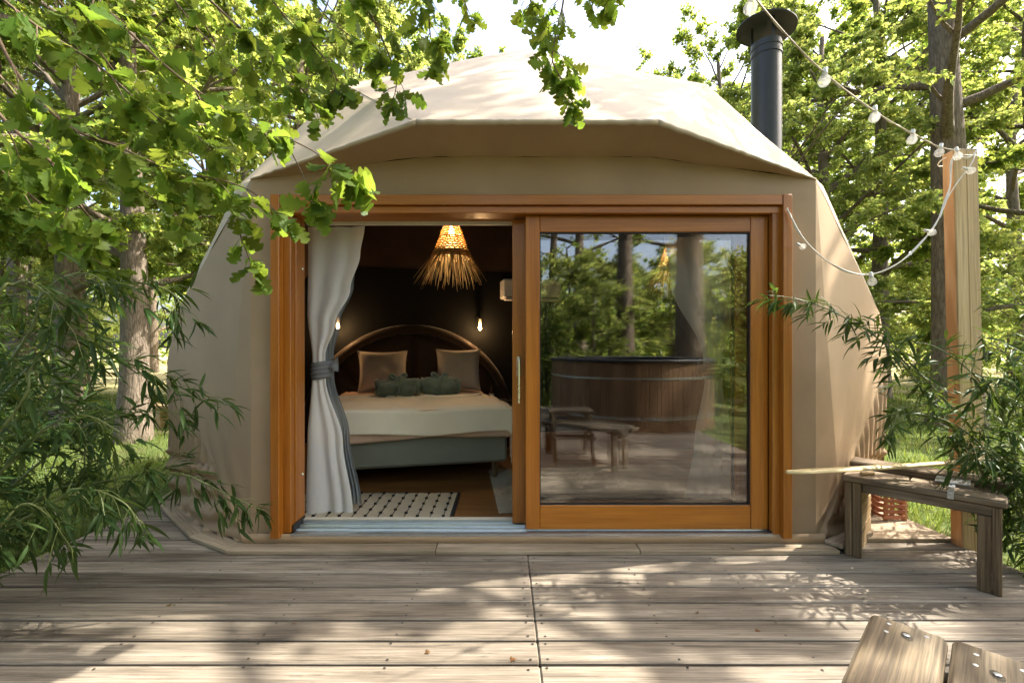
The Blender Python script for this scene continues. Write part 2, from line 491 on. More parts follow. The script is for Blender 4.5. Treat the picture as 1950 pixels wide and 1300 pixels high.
M['straw'] = leafmat('straw', (0.50, 0.36, 0.17), (0.50, 0.33, 0.13), 0.4, 0.02, 0.01, 0.5)
M['bulb_on'] = plain('lit_bulb', (1, 0.8, 0.5), 0.4, 0, 22.0, (1.0, 0.62, 0.25))
M['dark_metal'] = plain('dark_metal', (0.02, 0.018, 0.016), 0.45, 0.6)
M['tuft'] = cloth('dark_yarn', (0.02, 0.02, 0.02), 0.9, 300, 0.2)
M['rug'] = cloth('cream_woven_rug', (0.50, 0.44, 0.33), 0.95, 180, 0.8, 0, 0.15)
M['jute'] = cloth('pale_shag_rug', (0.45, 0.41, 0.32), 0.95, 120, 0.6, 0, 0.2)
M['label'] = plain('bottle_label', (0.55, 0.5, 0.4), 0.5)
M['amber'] = plain('amber_glass', (0.04, 0.018, 0.008), 0.15)
M['water'] = plain('tub_water', (0.02, 0.035, 0.04), 0.1)
M['recess'] = plain('stained_recess', (0.05, 0.035, 0.012), 0.6, nz=0.6, nscale=90)
M['screw'] = plain('dark_screw', (0.035, 0.03, 0.026), 0.5, 0.3)
M['leaf_oak'] = leafmat('oak_leaf', (0.07, 0.115, 0.02), (0.27, 0.38, 0.04), 0.52, 0.006, 0.02, 0.5, 0.5)
M['leaf_far'] = leafmat('tree_leaf', (0.095, 0.145, 0.032), (0.42, 0.53, 0.09), 0.55, 0.03, 0.025, 0.6)
M['leaf_pale'] = leafmat('pale_tree_leaf', (0.135, 0.185, 0.055), (0.48, 0.56, 0.13), 0.55, 0.03, 0.025, 0.5)
M['leaf_bamboo'] = leafmat('bamboo_leaf', (0.034, 0.066, 0.020), (0.13, 0.20, 0.03), 0.35, 0.02, 0.02, 0.6, 0.35)
M['grass'] = leafmat('grass_blade', (0.09, 0.14, 0.03), (0.26, 0.34, 0.06), 0.4, 0.02, 0.03, 0.6)
M['culm'] = plain('bamboo_culm', (0.12, 0.15, 0.045), 0.4, nz=0.3)
def barkmat(name, c0, c1):
    m, t, b = newmat(name)
    co = coords(t, (9, 9, 1.8))
    n = tnoise(t, co, 2.2, 6, 0.65, None, 1.2)
    v = t.nodes.new('ShaderNodeTexVoronoi'); v.feature = 'DISTANCE_TO_EDGE'; v.inputs['Scale'].default_value = 2.2
    t.links.new(co, v.inputs['Vector'])
    h = mth(t, 'ADD', mth(t, 'MULTIPLY', n, 0.95), mth(t, 'MINIMUM', mth(t, 'MULTIPLY', v.outputs['Distance'], 0.9), 0.16))
    t.links.new(ramp(t, h, [(0.25, c0), (0.75, c1)]), b.inputs['Base Color'])
    b.inputs['Roughness'].default_value = 0.9; b.inputs['Specular IOR Level'].default_value = 0.2
    bump(t, b, h, 1.0, 0.03)
    return m
M['bark'] = barkmat('bark', (0.05, 0.038, 0.028), (0.24, 0.19, 0.145))
M['bark_pale'] = barkmat('pale_bark', (0.06, 0.048, 0.036), (0.24, 0.195, 0.15))
M['twig'] = plain('oak_twig', (0.13, 0.085, 0.05), 0.8, nz=0.3)
def groundmat():
    m, t, b = newmat('lawn_ground')
    n = tnoise(t, coords(t, (1, 1, 1), True), 0.7, 6, 0.65)
    n2 = tnoise(t, coords(t, (1, 1, 1), True), 14, 4, 0.7)
    c = ramp(t, n, [(0.32, (0.10, 0.075, 0.045)), (0.46, (0.075, 0.105, 0.03)), (0.62, (0.13, 0.16, 0.05)), (0.75, (0.26, 0.22, 0.11))])
    c = mixc(t, c, ramp(t, n2, [(0.3, (0.45, 0.45, 0.45)), (0.7, (1.2, 1.2, 1.1))]), 0.7, 'MULTIPLY')
    # dry meadow further out
    s = t.nodes.new('ShaderNodeSeparateXYZ'); t.links.new(t.nodes.new('ShaderNodeNewGeometry').outputs['Position'], s.inputs[0])
    k = t.nodes.new('ShaderNodeMapRange'); k.inputs[1].default_value = 12; k.inputs[2].default_value = 24
    t.links.new(mth(t, 'ADD', s.outputs[1], mth(t, 'MULTIPLY', n, 6)), k.inputs[0])
    c = mixc(t, c, (0.34, 0.29, 0.15), k.outputs[0])
    t.links.new(c, b.inputs['Base Color'])
    b.inputs['Roughness'].default_value = 0.95; b.inputs['Specular IOR Level'].default_value = 0.1
    bump(t, b, n2, 0.6, 0.05)
    return m
M['ground'] = groundmat()

# ------------------------------------------------------------------ the setting
GZ = -0.16
xs = np.concatenate([-np.geomspace(400, 12, 24), np.linspace(-11, 11, 60), np.geomspace(12, 400, 24)])
gx, gy = np.meshgrid(xs, xs)
gzz = np.array([[GZ + (0.10*noise.noise(Vector((x*0.35, y*0.35, 3.1))) + 0.03*noise.noise(Vector((x*1.7, y*1.7, 9.1))) - 0.04 if abs(x) < 40 and abs(y) < 40 else 0.0) for x, y in zip(r1, r2)] for r1, r2 in zip(gx, gy)])
near = (np.abs(gx - 0.1) < 3.6) & (gy > -3.8) & (gy < 9.2)
gzz = np.where(near, np.minimum(gzz, GZ - 0.03), gzz)
nn = len(xs)
idx = np.arange(nn*nn).reshape(nn, nn)
GF = np.stack([idx[:-1, :-1], idx[:-1, 1:], idx[1:, 1:], idx[1:, :-1]], -1).reshape(-1, 4)
tag(link('ground', np_mesh('ground', np.stack([gx, gy, gzz], -1).reshape(-1, 3), GF, M['ground'], True)), kind='structure')

# deck of separate planks
deck = bpy.data.objects.new('deck', None); COL.objects.link(deck); WM['deck'] = Matrix.Identity(4)
tag(deck, kind='structure')
PITCH, DL, DJ, DR = 0.15, -2.87, 0.146, 2.98
def plank_mesh(name, L, W_, T, mat, bev=0.004):
    return MB().box((-L/2, -W_/2, -T), (L/2, W_/2, 0), bev).mesh(name, mat)
pl_l = plank_mesh('deck_plank', DJ-0.003-DL, PITCH-0.016, 0.028, M['deck'], 0.006)
pl_r = plank_mesh('deck_plank', DR-DJ-0.003, PITCH-0.016, 0.028, M['deck'], 0.006)
rnd = random.Random(5)
sv, sf = [], []
Y0 = 2.7555 + 0.15*1          # a board joint line at 2.7555
yy = Y0
rows = []
while yy > -3.6:
    rows.append(yy); yy -= PITCH
yy = Y0 + PITCH
while yy < 5.0:
    rows.append(yy); yy += PITCH
scr = MB()
for ye in rows:
    yc = ye - PITCH/2
    for me, x0, x1 in ((pl_l, DL, DJ), (pl_r, DJ, DR)):
        if ye > 3.2 and x0 == DJ: continue
        dz = rnd.uniform(-0.0015, 0.0015)
        link('plank', me, deck, Matrix.Translation(((x0+x1)/2, yc, dz)) @ Matrix.Rotation(rnd.uniform(-0.0006, 0.0006), 4, 'Z'))
        nj = 6
        for j in range(nj):
            xx = x0 + 0.035 + (x1-x0-0.07)*j/(nj-1) + rnd.uniform(-0.012, 0.012)
            for s_ in (-0.045, 0.045):
                px_, py_ = xx + rnd.uniform(-0.01, 0.01), yc + s_ + rnd.uniform(-0.008, 0.008)
                r_ = 0.0062
                scr.add([(px_+r_*math.cos(a*math.pi/3), py_+r_*math.sin(a*math.pi/3), 0.0022) for a in range(6)], [tuple(range(6))])
tag(scr.build('screw_heads', M['screw'], deck, recalc=False), kind='stuff')
# raised strip behind the little table and the edge boards
yy = 2.995
rs = plank_mesh('raised_plank', DR-1.95, PITCH-0.006, 0.03, M['trim'])
while yy < 4.9:
    link('plank', rs, deck, Matrix.Translation(((DR+1.95)/2, yy+PITCH/2, 0.031))); yy += PITCH
for x in (DL-0.014, DR+0.014):
    MB().box((x-0.013, -3.75, -0.16), (x+0.013, 5.0, -0.004), 0.003).build('edge_board', M['deck'], deck)
for k in range(9):
    x = DL + 0.15 + k*(DR-DL-0.3)/8
    MB().box((x-0.03, -3.7, -0.18), (x+0.03, 4.95, -0.034)).build('joist', M['table'], deck)

# ------------------------------------------------------------------ the dome tent
XC = 0.19
tent = thing('dome_tent', (XC, 5.3, 0), 'large beige canvas dome tent with hooded wooden front door', 'tent')
half = {'TL': (-1.6, 4.0, 3.62), 'R2': (-.70, 2.62, 2.60), 'S': (-2.13, 3.3, 2.47), 'V': (-2.80, 3.6, 1.57), 'V2': (-2.95, 3.7, 1.17), 'G': (-2.97, 3.78, .03),
        'm1': (-2.45, 5.3, 3.2), 'm2': (-3.22, 5.0, 1.9), 'm3': (-3.3, 5.3, 1.0), 'm4': (-3.2, 5.3, .03),
        'b1': (-1.6, 6.7, 3.6), 'b2': (-2.45, 7.1, 2.3), 'b3': (-2.7, 7.2, 1.0), 'b4': (-2.6, 7.2, .03), 'b5': (-1.0, 8.3, 2.2), 'b6': (-1.1, 8.5, .03)}
full = {'T': (0, 4.65, 4.36), 'Tb': (0, 6.3, 4.2)}
for k, v in half.items():
    full[k] = v; full[k+'r'] = (-v[0], v[1], v[2])
bm = bmesh.new()
nm = {}
for k, v in full.items():
    bv = bm.verts.new((v[0]+XC, v[1], v[2])); nm[bv] = k
bmesh.ops.convex_hull(bm, input=bm.verts[:])
front = {'R2', 'R2r', 'S', 'Sr', 'V', 'Vr', 'V2', 'V2r', 'G', 'Gr'}
base = {'G', 'Gr', 'm4', 'm4r', 'b4', 'b4r', 'b6', 'b6r'}
hull = []
for f in bm.faces:
    ks = {nm[v] for v in f.verts}
    if ks <= front or ks <= base: continue
    vs = [v.co.copy() for v in f.verts]
    for i in range(1, len(vs)-1): hull.append((vs[0], vs[i], vs[i+1]))
bm.free()
def H(k): q = full[k]; return Vector((q[0]+XC, q[1], q[2]))
W1, W4 = Vector((-1.65, 2.945, 2.39)), Vector((2.03, 2.945, 2.39))
cov = MB()
for a, b_, c in hull: cov.tri(a, b_, c, 16)
for sfx, Wp in (('', W1), ('r', W4)):
    cov.tri(H('S'+sfx), H('V'+sfx), Wp, 16); cov.tri(H('S'+sfx), H('R2'+sfx), Wp, 16)
def cover_disp(co, n):
    d = 0.010*N3(co, 1.6, 3.0) + 0.004*N3(co, 5.0, 8.0)
    return n*d
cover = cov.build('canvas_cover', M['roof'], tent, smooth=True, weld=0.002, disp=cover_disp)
lin = MB()
ctr = Vector((XC, 5.3, 0.9))
for a, b_, c in hull:
    def f_(q):
        q = ctr + (q-ctr)*0.955
        return Vector((q.x, max(q.y, 3.24), q.z))
    lin.tri(f_(a), f_(b_), f_(c), 5)
lin.build('inner_liner', M['liner'], tent, weld=0.002, disp=lambda co, n: n*0.02*N3(co, 2.5))
for ka, kb in (('TL', 'R2'), ('TLr', 'R2r')):
    a, b_ = H(ka), H(kb)
    sq = [a+(b_-a)*(i/24)+(a+(b_-a)*(i/24)-ctr).normalized()*(-0.004+0.010*N3(a+(b_-a)*(i/24), 1.6, 3.0)) for i in range(25)]
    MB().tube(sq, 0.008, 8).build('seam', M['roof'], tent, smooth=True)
# hood: rolled rim, underside
I2, I3 = Vector((-0.53, 2.945, 2.535)), Vector((0.93, 2.945, 2.535))
R2, R3 = H('R2'), H('R2r')
hood = MB()
def q4(a, b_, c, d, nu, nv, mb):
    mb.grid(lambda u, v: (a*(1-u)+b_*u)*(1-v) + (d*(1-u)+c*u)*v, nu, nv)
q4(R2, R3, I3, I2, 40, 10, hood)
hood.tri(R2, I2, W1, 18); hood.tri(R3, I3, W4, 18)
def hood_disp(co, n):
    k = max(0.0, 1-abs(co.x-XC+0.70)/0.5) + max(0.0, 1-abs(co.x-XC-0.70)/0.5)
    return Vector((0, 0, 0.012*N3(co, 3.5, 5.0) + 0.006*N3((co.x*3, co.y, co.z), 4.0)*(1+k)))
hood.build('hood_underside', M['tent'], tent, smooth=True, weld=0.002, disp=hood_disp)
rim = MB()
def wob(a, b_, n, amp, seed):
    return [a + (b_-a)*(i/n) + Vector((0, amp*N3((i*0.7, seed, 0), 1.0), amp*N3((i*0.9, seed, 5), 1.0))) for i in range(n+1)]
rim.tube(wob(R2, R3, 40, 0.006, 1) , 0.017, 10)
rim.tube(wob(W1, R2, 30, 0.006, 2), [0.006+0.012*i/30 for i in range(31)], 10)
rim.tube(wob(W4, R3, 30, 0.006, 3), [0.006+0.012*i/30 for i in range(31)], 10)
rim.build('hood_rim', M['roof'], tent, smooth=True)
# flat front wall round the door opening
FX0, FX1, FZ1 = -1.494, 1.840, 2.273
def wall_top(x):
    if x < I2.x: u = (x-W1.x)/(I2.x-W1.x); return W1.z+(I2.z-W1.z)*u
    if x > I3.x: u = (x-I3.x)/(W4.x-I3.x); return I3.z+(W4.z-I3.z)*u
    return I2.z
fw = MB()
fw.grid(lambda u, v: ((lambda x: (x, 2.945, FZ1-0.03 + (wall_top(x)-FZ1+0.03)*v))(W1.x+(W4.x-W1.x)*u)), 90, 8)
fw.grid(lambda u, v: (W1.x+(FX0+0.03-W1.x)*u, 2.945, 0.03+(FZ1-0.03-0.03)*v), 5, 40)
fw.grid(lambda u, v: (FX1-0.03+(W4.x-FX1+0.03)*u, 2.945, 0.03+(FZ1-0.03-0.03)*v), 5, 40)
def wall_disp(co, n):
    hi = max(0.0, min(1.0, (co.z-2.2)/0.15))
    e = 0.0 if abs(co.x-W1.x) < 1e-3 or abs(co.x-W4.x) < 1e-3 else 1.0
    return Vector((0, e*(0.010*hi*N3((co.x*1.2, co.z*4+co.x, 0), 2.2, 2.0) + 0.004*N3(co, 3.0, 6)), 0))
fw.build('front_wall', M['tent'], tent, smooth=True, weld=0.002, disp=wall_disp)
# rolled skirt under the threshold
sk = MB()
def skirt(u, v):
    x = -1.69 + (2.07+1.69)*u
    a = math.pi*(0.05 + 0.95*v)
    return (x, 2.925-0.012*math.sin(a) - 0.004*N3((x, v, 0), 6.0) , 0.031+0.062*(1-v) + 0.0*u)
sk.grid(skirt, 120, 6)
sk.build('skirt', M['tent'], tent, smooth=True)
# angled side panels with gathered lower corners
for sfx, sgn in (('', -1), ('r', 1)):
    Wp = W1 if sgn < 0 else W4
    def mx(x, y, z): return Vector((XC + sgn*x, y, z))
    V, V2, G = H('V'+sfx), H('V2'+sfx), H('G'+sfx)
    b0, b1_, Pp = mx(1.88, 2.935, .03), mx(2.26, 3.13, .03), mx(2.05, 3.03, .33)
    Wlow = Vector((Wp.x, 2.945, 0.03))
    sp = MB()
    n = 64
    sp.tri(Wp, V, Pp, n); sp.tri(Wp, Pp, Wlow, n); sp.tri(V, V2, Pp, n)
    sp.tri(V2, G, Pp, n); sp.tri(Pp, G, b1_, n); sp.tri(Pp, b1_, b0, n); sp.tri(Pp, b0, Wlow, n)
    nrm = Vector((sgn*0.56, -0.83, 0))
    def side_disp(co, n_, sgn=sgn, nrm=nrm, V2=V2, Pp=Pp):
        x = sgn*(co.x-XC)
        if x < 1.86: return Vector((0, 0, 0))
        edge = min(1.0, (x-1.86)/0.1)
        # fold line from V2 down to Pp
        x2, xp = sgn*(V2.x-XC), sgn*(Pp.x-XC)
        zl = Pp.z + (V2.z-Pp.z)*(x-xp)/(x2-xp) if x > xp else Pp.z*0.6
        below = zl - co.z
        d = 0.004*N3(co, 2.5, 4.0)
        if below > 0 and co.z > 0.04:
            m_ = min(1.0, below/0.12) * min(1.0, co.z/0.2)
            s = math.hypot(x, co.y)
            if co.z > 0.45: d += m_*0.020*math.sin(s*58 + 1.5*N3(co, 2.0))
            else:
                k = (0.45-co.z)/0.45
                d += m_*(0.02*(1-k)*math.sin(s*62+1.5*N3(co, 2.0)) + 0.06*k*N3((co.x*2, co.y*2, co.z*6+x*2), 2.2, 7) + 0.022*math.sin(co.z*42+x*9+2*N3(co, 3.0)))
        elif co.z < 1.2:
            d += 0.010*max(0, 1-co.z/1.2)*math.sin(x*40 - co.z*18)*max(0, 1-(-below)/0.5)
        return nrm*d*edge
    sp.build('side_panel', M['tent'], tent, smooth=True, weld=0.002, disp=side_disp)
# trim boards on the deck round the foot of the tent
def board_between(a, b_, wd, z0, z1, mat, parent, name='trim_board', ext=0.0, gap=0.002):
    a = Vector(a); b_ = Vector(b_); d = (b_-a); L = d.length; ang = math.atan2(d.y, d.x)
    Mx = Matrix.Translation((a.x, a.y, 0)) @ Matrix.Rotation(ang, 4, 'Z')
    return link(name, MB().box((gap-ext, 0, z0), (L-gap+ext, wd, z1), 0.004).mesh(name, mat), parent, Mx)
cuts = [-1.735, -0.43, 0.85, 2.10]
for i in range(3):
    board_between((cuts[i], 2.82), (cuts[i+1], 2.82), 0.125, 0.002, 0.030, M['trim'], tent)
board_between((-2.115, 3.035), (-1.74, 2.826), 0.125, 0.002, 0.029, M['trim'], tent)
board_between((-2.87, 3.72), (-2.12, 3.042), 0.13, 0.002, 0.029, M['trim'], tent)
board_between((-3.15, 4.9), (-2.88, 3.73), 0.13, 0.002, 0.029, M['trim'], tent)
board_between((2.11, 2.826), (2.48, 3.035), 0.10, 0.034, 0.060, M['trim'], tent)
# interior floor and partition
fl = MB()
ring = [(-1.62, 3.12), (-2.0, 3.22), (-2.70, 3.88)] + [((full[k][0]+XC)*0.955, 5.3+(full[k][1]-5.3)*0.955) for k in ('m4', 'b4', 'b6', 'b6r', 'b4r', 'm4r')] + [(2.70+2*XC, 3.88), (2.0+2*XC, 3.22), (1.62+2*XC, 3.12)]
nr = len(ring)
link('interior_floor', MB().add([(x, y, 0.034) for x, y in ring]+[(x, y, 0.088) for x, y in ring], [tuple(range(nr-1, -1, -1)), tuple(range(nr, 2*nr))]+[(i, (i+1) % nr, nr+(i+1) % nr, nr+i) for i in range(nr)]).mesh('interior_floor', M['floor']), tent)

# ------------------------------------------------------------------ sliding door
door = thing('sliding_door', (0.173, 2.95, 0.085), 'varnished orange wood sliding glass door set in the tent front', 'door')
fr = MB
zb, zt = 0.086, FZ1
def part(name, mat, parent, boxes, bev=0.003):
    mb = MB()
    for lo, hi in boxes: mb.box(lo, hi, bev)
    return mb.build(name, mat, parent)
part('casing', M['orange'], door, [((-1.494, 2.885, zb-0.012), (-1.437, 2.945, zt))])
part('casing', M['orange'], door, [((1.783, 2.885, zb-0.012), (1.840, 2.945, zt))])
part('casing', M['orange_x'], door, [((-1.434, 2.888, zt-0.065), (1.780, 2.945, zt-0.001))])
part('jamb', M['orange'], door, [((-1.450, 2.947, zb), (-1.392, 3.005, zt-0.02)), ((-1.450, 3.008, zb), (-1.384, 3.14, zt-0.02))])
part('jamb', M['orange'], door, [((1.735, 2.922, zb), (1.790, 2.965, zt-0.02)), ((1.752, 2.968, zb), (1.800, 3.16, zt-0.02))])
part('head', M['orange_x'], door, [((-1.45, 2.915, zt-0.112), (1.79, 2.96, zt-0.068)), ((-1.45, 2.963, zt-0.10), (1.79, 3.16, zt-0.02))])
part('seal', M['rubber'], door, [((-1.383, 2.96, zb+0.006), (-1.376, 3.13, zb+0.05)), ((1.735, 2.93, zb-0.004), (1.782, 2.968, zb+0.018))], 0.001)
trk = MB()
prof = [(2.915, .078), (2.915, .094), (2.935, .094), (2.938, .088), (2.985, .088), (2.988, .097), (2.998, .097), (3.001, .09), (3.045, .09), (3.048, .102), (3.058, .102), (3.061, .093), (3.098, .093), (3.10, .112), (3.135, .112), (3.135, .06)]
for i in range(len(prof)-1):
    a, b_ = prof[i], prof[i+1]
    trk.add([(-1.376, a[0], a[1]), (1.735, a[0], a[1]), (1.735, b_[0], b_[1]), (-1.376, b_[0], b_[1])], [(0, 1, 2, 3)])
trk.build('floor_track', M['alu'], door, recalc=False)
part('track_lip', M['cream'], door, [((-1.376, 3.1, 0.113), (0.06, 3.137, 0.121))], 0.001)
def leaf_panel(name, x0, x1, y0, y1, z0, z1, st_l, st_r, rt, rb, inset):
    p = thing(name, ((x0+x1)/2, (y0+y1)/2, z0), None, None)
    attach(p, door)
    p.matrix_basis = Matrix.Translation(((x0+x1)/2, (y0+y1)/2, z0))
    part('stile', M['orange'], p, [((x0, y0, z0), (x0+st_l, y1, z1))], 0.004)
    part('stile', M['orange'], p, [((x1-st_r, y0, z0), (x1, y1, z1))], 0.004)
    part('rail', M['orange_x'], p, [((x0+st_l+0.001, y0+0.002, z1-rt), (x1-st_r-0.001, y1, z1))], 0.004)
    part('rail', M['orange_x'], p, [((x0+st_l+0.001, y0+0.002, z0), (x1-st_r-0.001, y1, z0+rb))], 0.004)
    part('pane', M['glass'], p, [((x0+st_l-0.004, y0+inset, z0+rb-0.004), (x1-st_r+0.004, y0+inset+0.006, z1-rt+0.004))], 0)
    g = 0.007
    bx = [((x0+st_l, y0+inset-0.010, z0+rb), (x0+st_l+g, y0+inset-0.001, z1-rt)), ((x1-st_r-g, y0+inset-0.010, z0+rb), (x1-st_r, y0+inset-0.001, z1-rt)),
          ((x0+st_l+g, y0+inset-0.010, z0+rb), (x1-st_r-g, y0+inset-0.001, z0+rb+g)), ((x0+st_l+g, y0+inset-0.010, z1-rt-g), (x1-st_r-g, y0+inset-0.001, z1-rt))]
    part('gasket', M['rubber'], p, bx, 0)
    return p
fixed = leaf_panel('fixed_panel', 0.141, 1.735, 2.97, 3.025, 0.100, 2.162, 0.093, 0.115, 0.108, 0.158, 0.022)
slide = leaf_panel('sliding_panel', 0.056, 1.662, 3.055, 3.11, 0.108, 2.162, 0.105, 0.105, 0.108, 0.158, 0.022)
pl = MB(); pl.box((0.084, 3.043, 1.10), (0.112, 3.056, 1.235), 0.006)
pl.tube([(0.098, 3.05, 1.215), (0.098, 3.005, 1.215), (0.098, 2.998, 1.205), (0.098, 2.998, 0.925)], 0.008, 10)
smooth_angle(pl.build('handle', M['steel'], slide))
# curtain rail above the opening
smooth_angle(MB().box((-1.39, 3.17, 2.155), (1.74, 3.20, 2.187), 0.004).build('curtain_rail', M['cream'], door))
for z in (1.83, 0.43):
    MB().lathe([(0.0, 0), (0.010, 0.0), (0.012, 0.010), (0.006, 0.016), (0, 0.018)], 10, Matrix.Translation((-1.386, 3.09, z)) @ Matrix.Rotation(math.radians(90), 4, 'Y')).build('latch_pin', M['steel'], door, smooth=True)

# ------------------------------------------------------------------ curtains
def lerp_keys(keys, v):
    for (a, x0), (b_, x1) in zip(keys, keys[1:]):
        if v <= b_:
            u = (v-a)/(b_-a); u = u*u*(3-2*u) if True else u
            return x0+(x1-x0)*u
    return keys[-1][1]
def drape(name, mat, parent, zt_, zb_, left, right, yc, nf, amp, seed, nu=110, nv=70):
    mb = MB()
    def fn(u, v):
        z = zt_ + (zb_-zt_)*v
        xl, xr = lerp_keys(left, v), lerp_keys(right, v)
        wd = xr-xl
        uu = u + 0.035*math.sin(u*11+seed)*(1-abs(2*u-1))
        x = xl + wd*uu
        am = amp*min(1.0, 0.35+wd/0.35)
        ph = 2*math.pi*nf*u + seed + 1.6*math.sin(4.3*u+v*1.5+seed) + 0.6*math.sin(9*u+seed*2)
        y = yc + am*math.sin(ph) + 0.02*math.sin(v*5+u*3+seed)
        x += 0.35*am*math.cos(ph)*(wd/0.4)
        return (x, y, z)
    mb.grid(fn, nu, nv)
    return mb.build(name, mat, parent, smooth=True, recalc=False)
def tieband(parent, c, rx, ry, h, tail):
    mb = MB()
    def fn(u, v):
        a = 2*math.pi*u
        k = 1+0.10*math.sin(v*math.pi)+0.05*math.sin(v*26+2*math.sin(a))
        return (c[0]+rx*k*math.cos(a), c[1]+ry*k*math.sin(a), c[2]+h*(v-0.5)+0.012*math.sin(a*1+1))
    mb.grid(fn, 32, 18, True)
    # little knot tail
    t = Vector((c[0]+tail*rx*0.9, c[1]-ry*0.6, c[2]+h*0.2))
    mb.grid(lambda u, v: (t.x+tail*(0.012+0.055*u), t.y-0.012-0.01*math.sin(u*3+v*4), t.z+0.05*u*(v-0.15)+0.05*(v-0.5)*(0.35+u)), 6, 6)
    return mb.build('tie_band', M['tie'], parent, smooth=True)
cl = thing('curtain', (-1.25, 3.28, 0.09), 'white voile curtain tied with a grey band beside the open doorway', 'curtain')
drape('voile', M['curtain'], cl, 2.165, 0.10, [(0, -1.42), (0.3, -1.425), (0.47, -1.385), (0.53, -1.385), (0.75, -1.41), (1, -1.42)],
      [(0, -1.00), (0.10, -1.03), (0.22, -1.10), (0.34, -1.21), (0.45, -1.285), (0.53, -1.285), (0.75, -1.17), (1, -1.10)], 3.26, 3, 0.009, 0.6)
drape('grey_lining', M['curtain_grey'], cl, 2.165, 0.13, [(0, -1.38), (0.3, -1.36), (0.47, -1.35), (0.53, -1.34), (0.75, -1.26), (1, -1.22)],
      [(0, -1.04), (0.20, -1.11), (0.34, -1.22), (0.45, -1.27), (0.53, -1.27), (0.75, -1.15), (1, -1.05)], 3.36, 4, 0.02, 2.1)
tieband(cl, (-1.325, 3.30, 1.135), 0.075, 0.075, 0.125, 1)
cr = thing('curtain', (1.5, 3.3, 0.09), 'white voile curtain tied back behind the fixed glass pane', 'curtain')
drape('voile', M['curtain_sheer'], cr, 2.165, 0.13, [(0, 1.17), (0.2, 1.22), (0.46, 1.44), (0.53, 1.45), (0.75, 1.38), (1, 1.31)],
      [(0, 1.72), (0.3, 1.70), (0.465, 1.59), (0.53, 1.59), (0.75, 1.66), (1, 1.68)], 3.28, 4, 0.012, 1.3)
tieband(cr, (1.52, 3.29, 1.135), 0.075, 0.075, 0.11, -1)

# ------------------------------------------------------------------ interior: partition, bed and its things
RZ = math.radians(12.6)
BC = Vector((-0.75, 3.93, 0.088))
BM = Matrix.Translation(BC) @ Matrix.Rotation(RZ, 4, 'Z')
pw = thing('partition_wall', BM @ Vector((0, 2.2, 0)), 'black inner wall behind the bed head', 'wall', rz=RZ)
link('wall_cloth', MB().box((-1.36, 2.16, 0.0), (3.35, 2.26, 2.25)).mesh('wall_cloth', M['black']), pw, BM)
link('upper_cloth', MB().box((-0.95, 2.165, 2.25), (3.0, 2.24, 2.95)).mesh('upper_cloth', M['liner'], disp=None), pw, BM)
bed = thing('bed', BC, 'upholstered double bed with arched brown velvet headboard and sage base', 'bed', rz=RZ)
def lk(mb, name, mat, parent, **kw):
    return link(name, mb.mesh(name, mat, **kw), parent, BM)
smooth_angle(lk(MB().box((-0.8, 0.0, 0.17), (0.8, 2.0, 0.44), 0.025), 'base', M['bedbase'], bed))
smooth_angle(lk(MB().box((-0.79, 0.01, 0.445), (0.79, 2.0, 0.63), 0.05), 'mattress', M['pillow'], bed))
for x in (-0.7, 0.7):
    for y in (0.10, 1.9):
        smooth_angle(lk(MB().lathe([(0.02, 0), (0.03, 0.17)], 14, Matrix.Translation((x, y, 0)), True, True), 'leg', M['table_v'], bed))
# headboard: border arch + padded sectors
HR, HZ, HY = 1.36, 0.13, 2.06
hb_ = bpy.data.objects.new('headboard', MB().lathe([(0.0, 0.0), (HR-0.05, 0.0), (HR-0.05, 0.06), (0.0, 0.06)], 96, Matrix.Translation((0, HY+0.08, HZ)) @ Matrix.Rotation(math.radians(90), 4, 'X')).mesh('headboard', M['headboard']))
COL.objects.link(hb_); hb_.matrix_basis = BM; WM[hb_.name] = BM.copy(); attach(hb_, bed)
def arc(r, a0, a1, n, y): return [Vector((r*math.cos(a0+(a1-a0)*i/n), y, HZ+r*math.sin(a0+(a1-a0)*i/n))) for i in range(n+1)]
lk(MB().tube(arc(HR-0.05, -0.06, math.pi+0.06, 64, HY), 0.062, 14), 'border', M['headboard'], hb_, smooth=True)
for a0, a1 in ((-0.05, 0.72), (0.74, math.pi/2-0.012), (math.pi/2+0.012, math.pi-0.74), (math.pi-0.72, math.pi+0.05)):
    mb = MB()
    def fn(u, v, a0=a0, a1=a1):
        r = 0.12 + (HR-0.115-0.12)*v; a = a0+(a1-a0)*u
        e = min(u*(a1-a0)*r, (1-u)*(a1-a0)*r, (1-v)*(HR-0.24))
        p = 0.055*(1-math.exp(-max(e, 0)/0.035))
        return (r*math.cos(a), HY+0.01-p, HZ+r*math.sin(a))
    mb.grid(fn, 30, 34)
    lk(mb, 'padded_panel', M['headboard'], hb_, smooth=True)
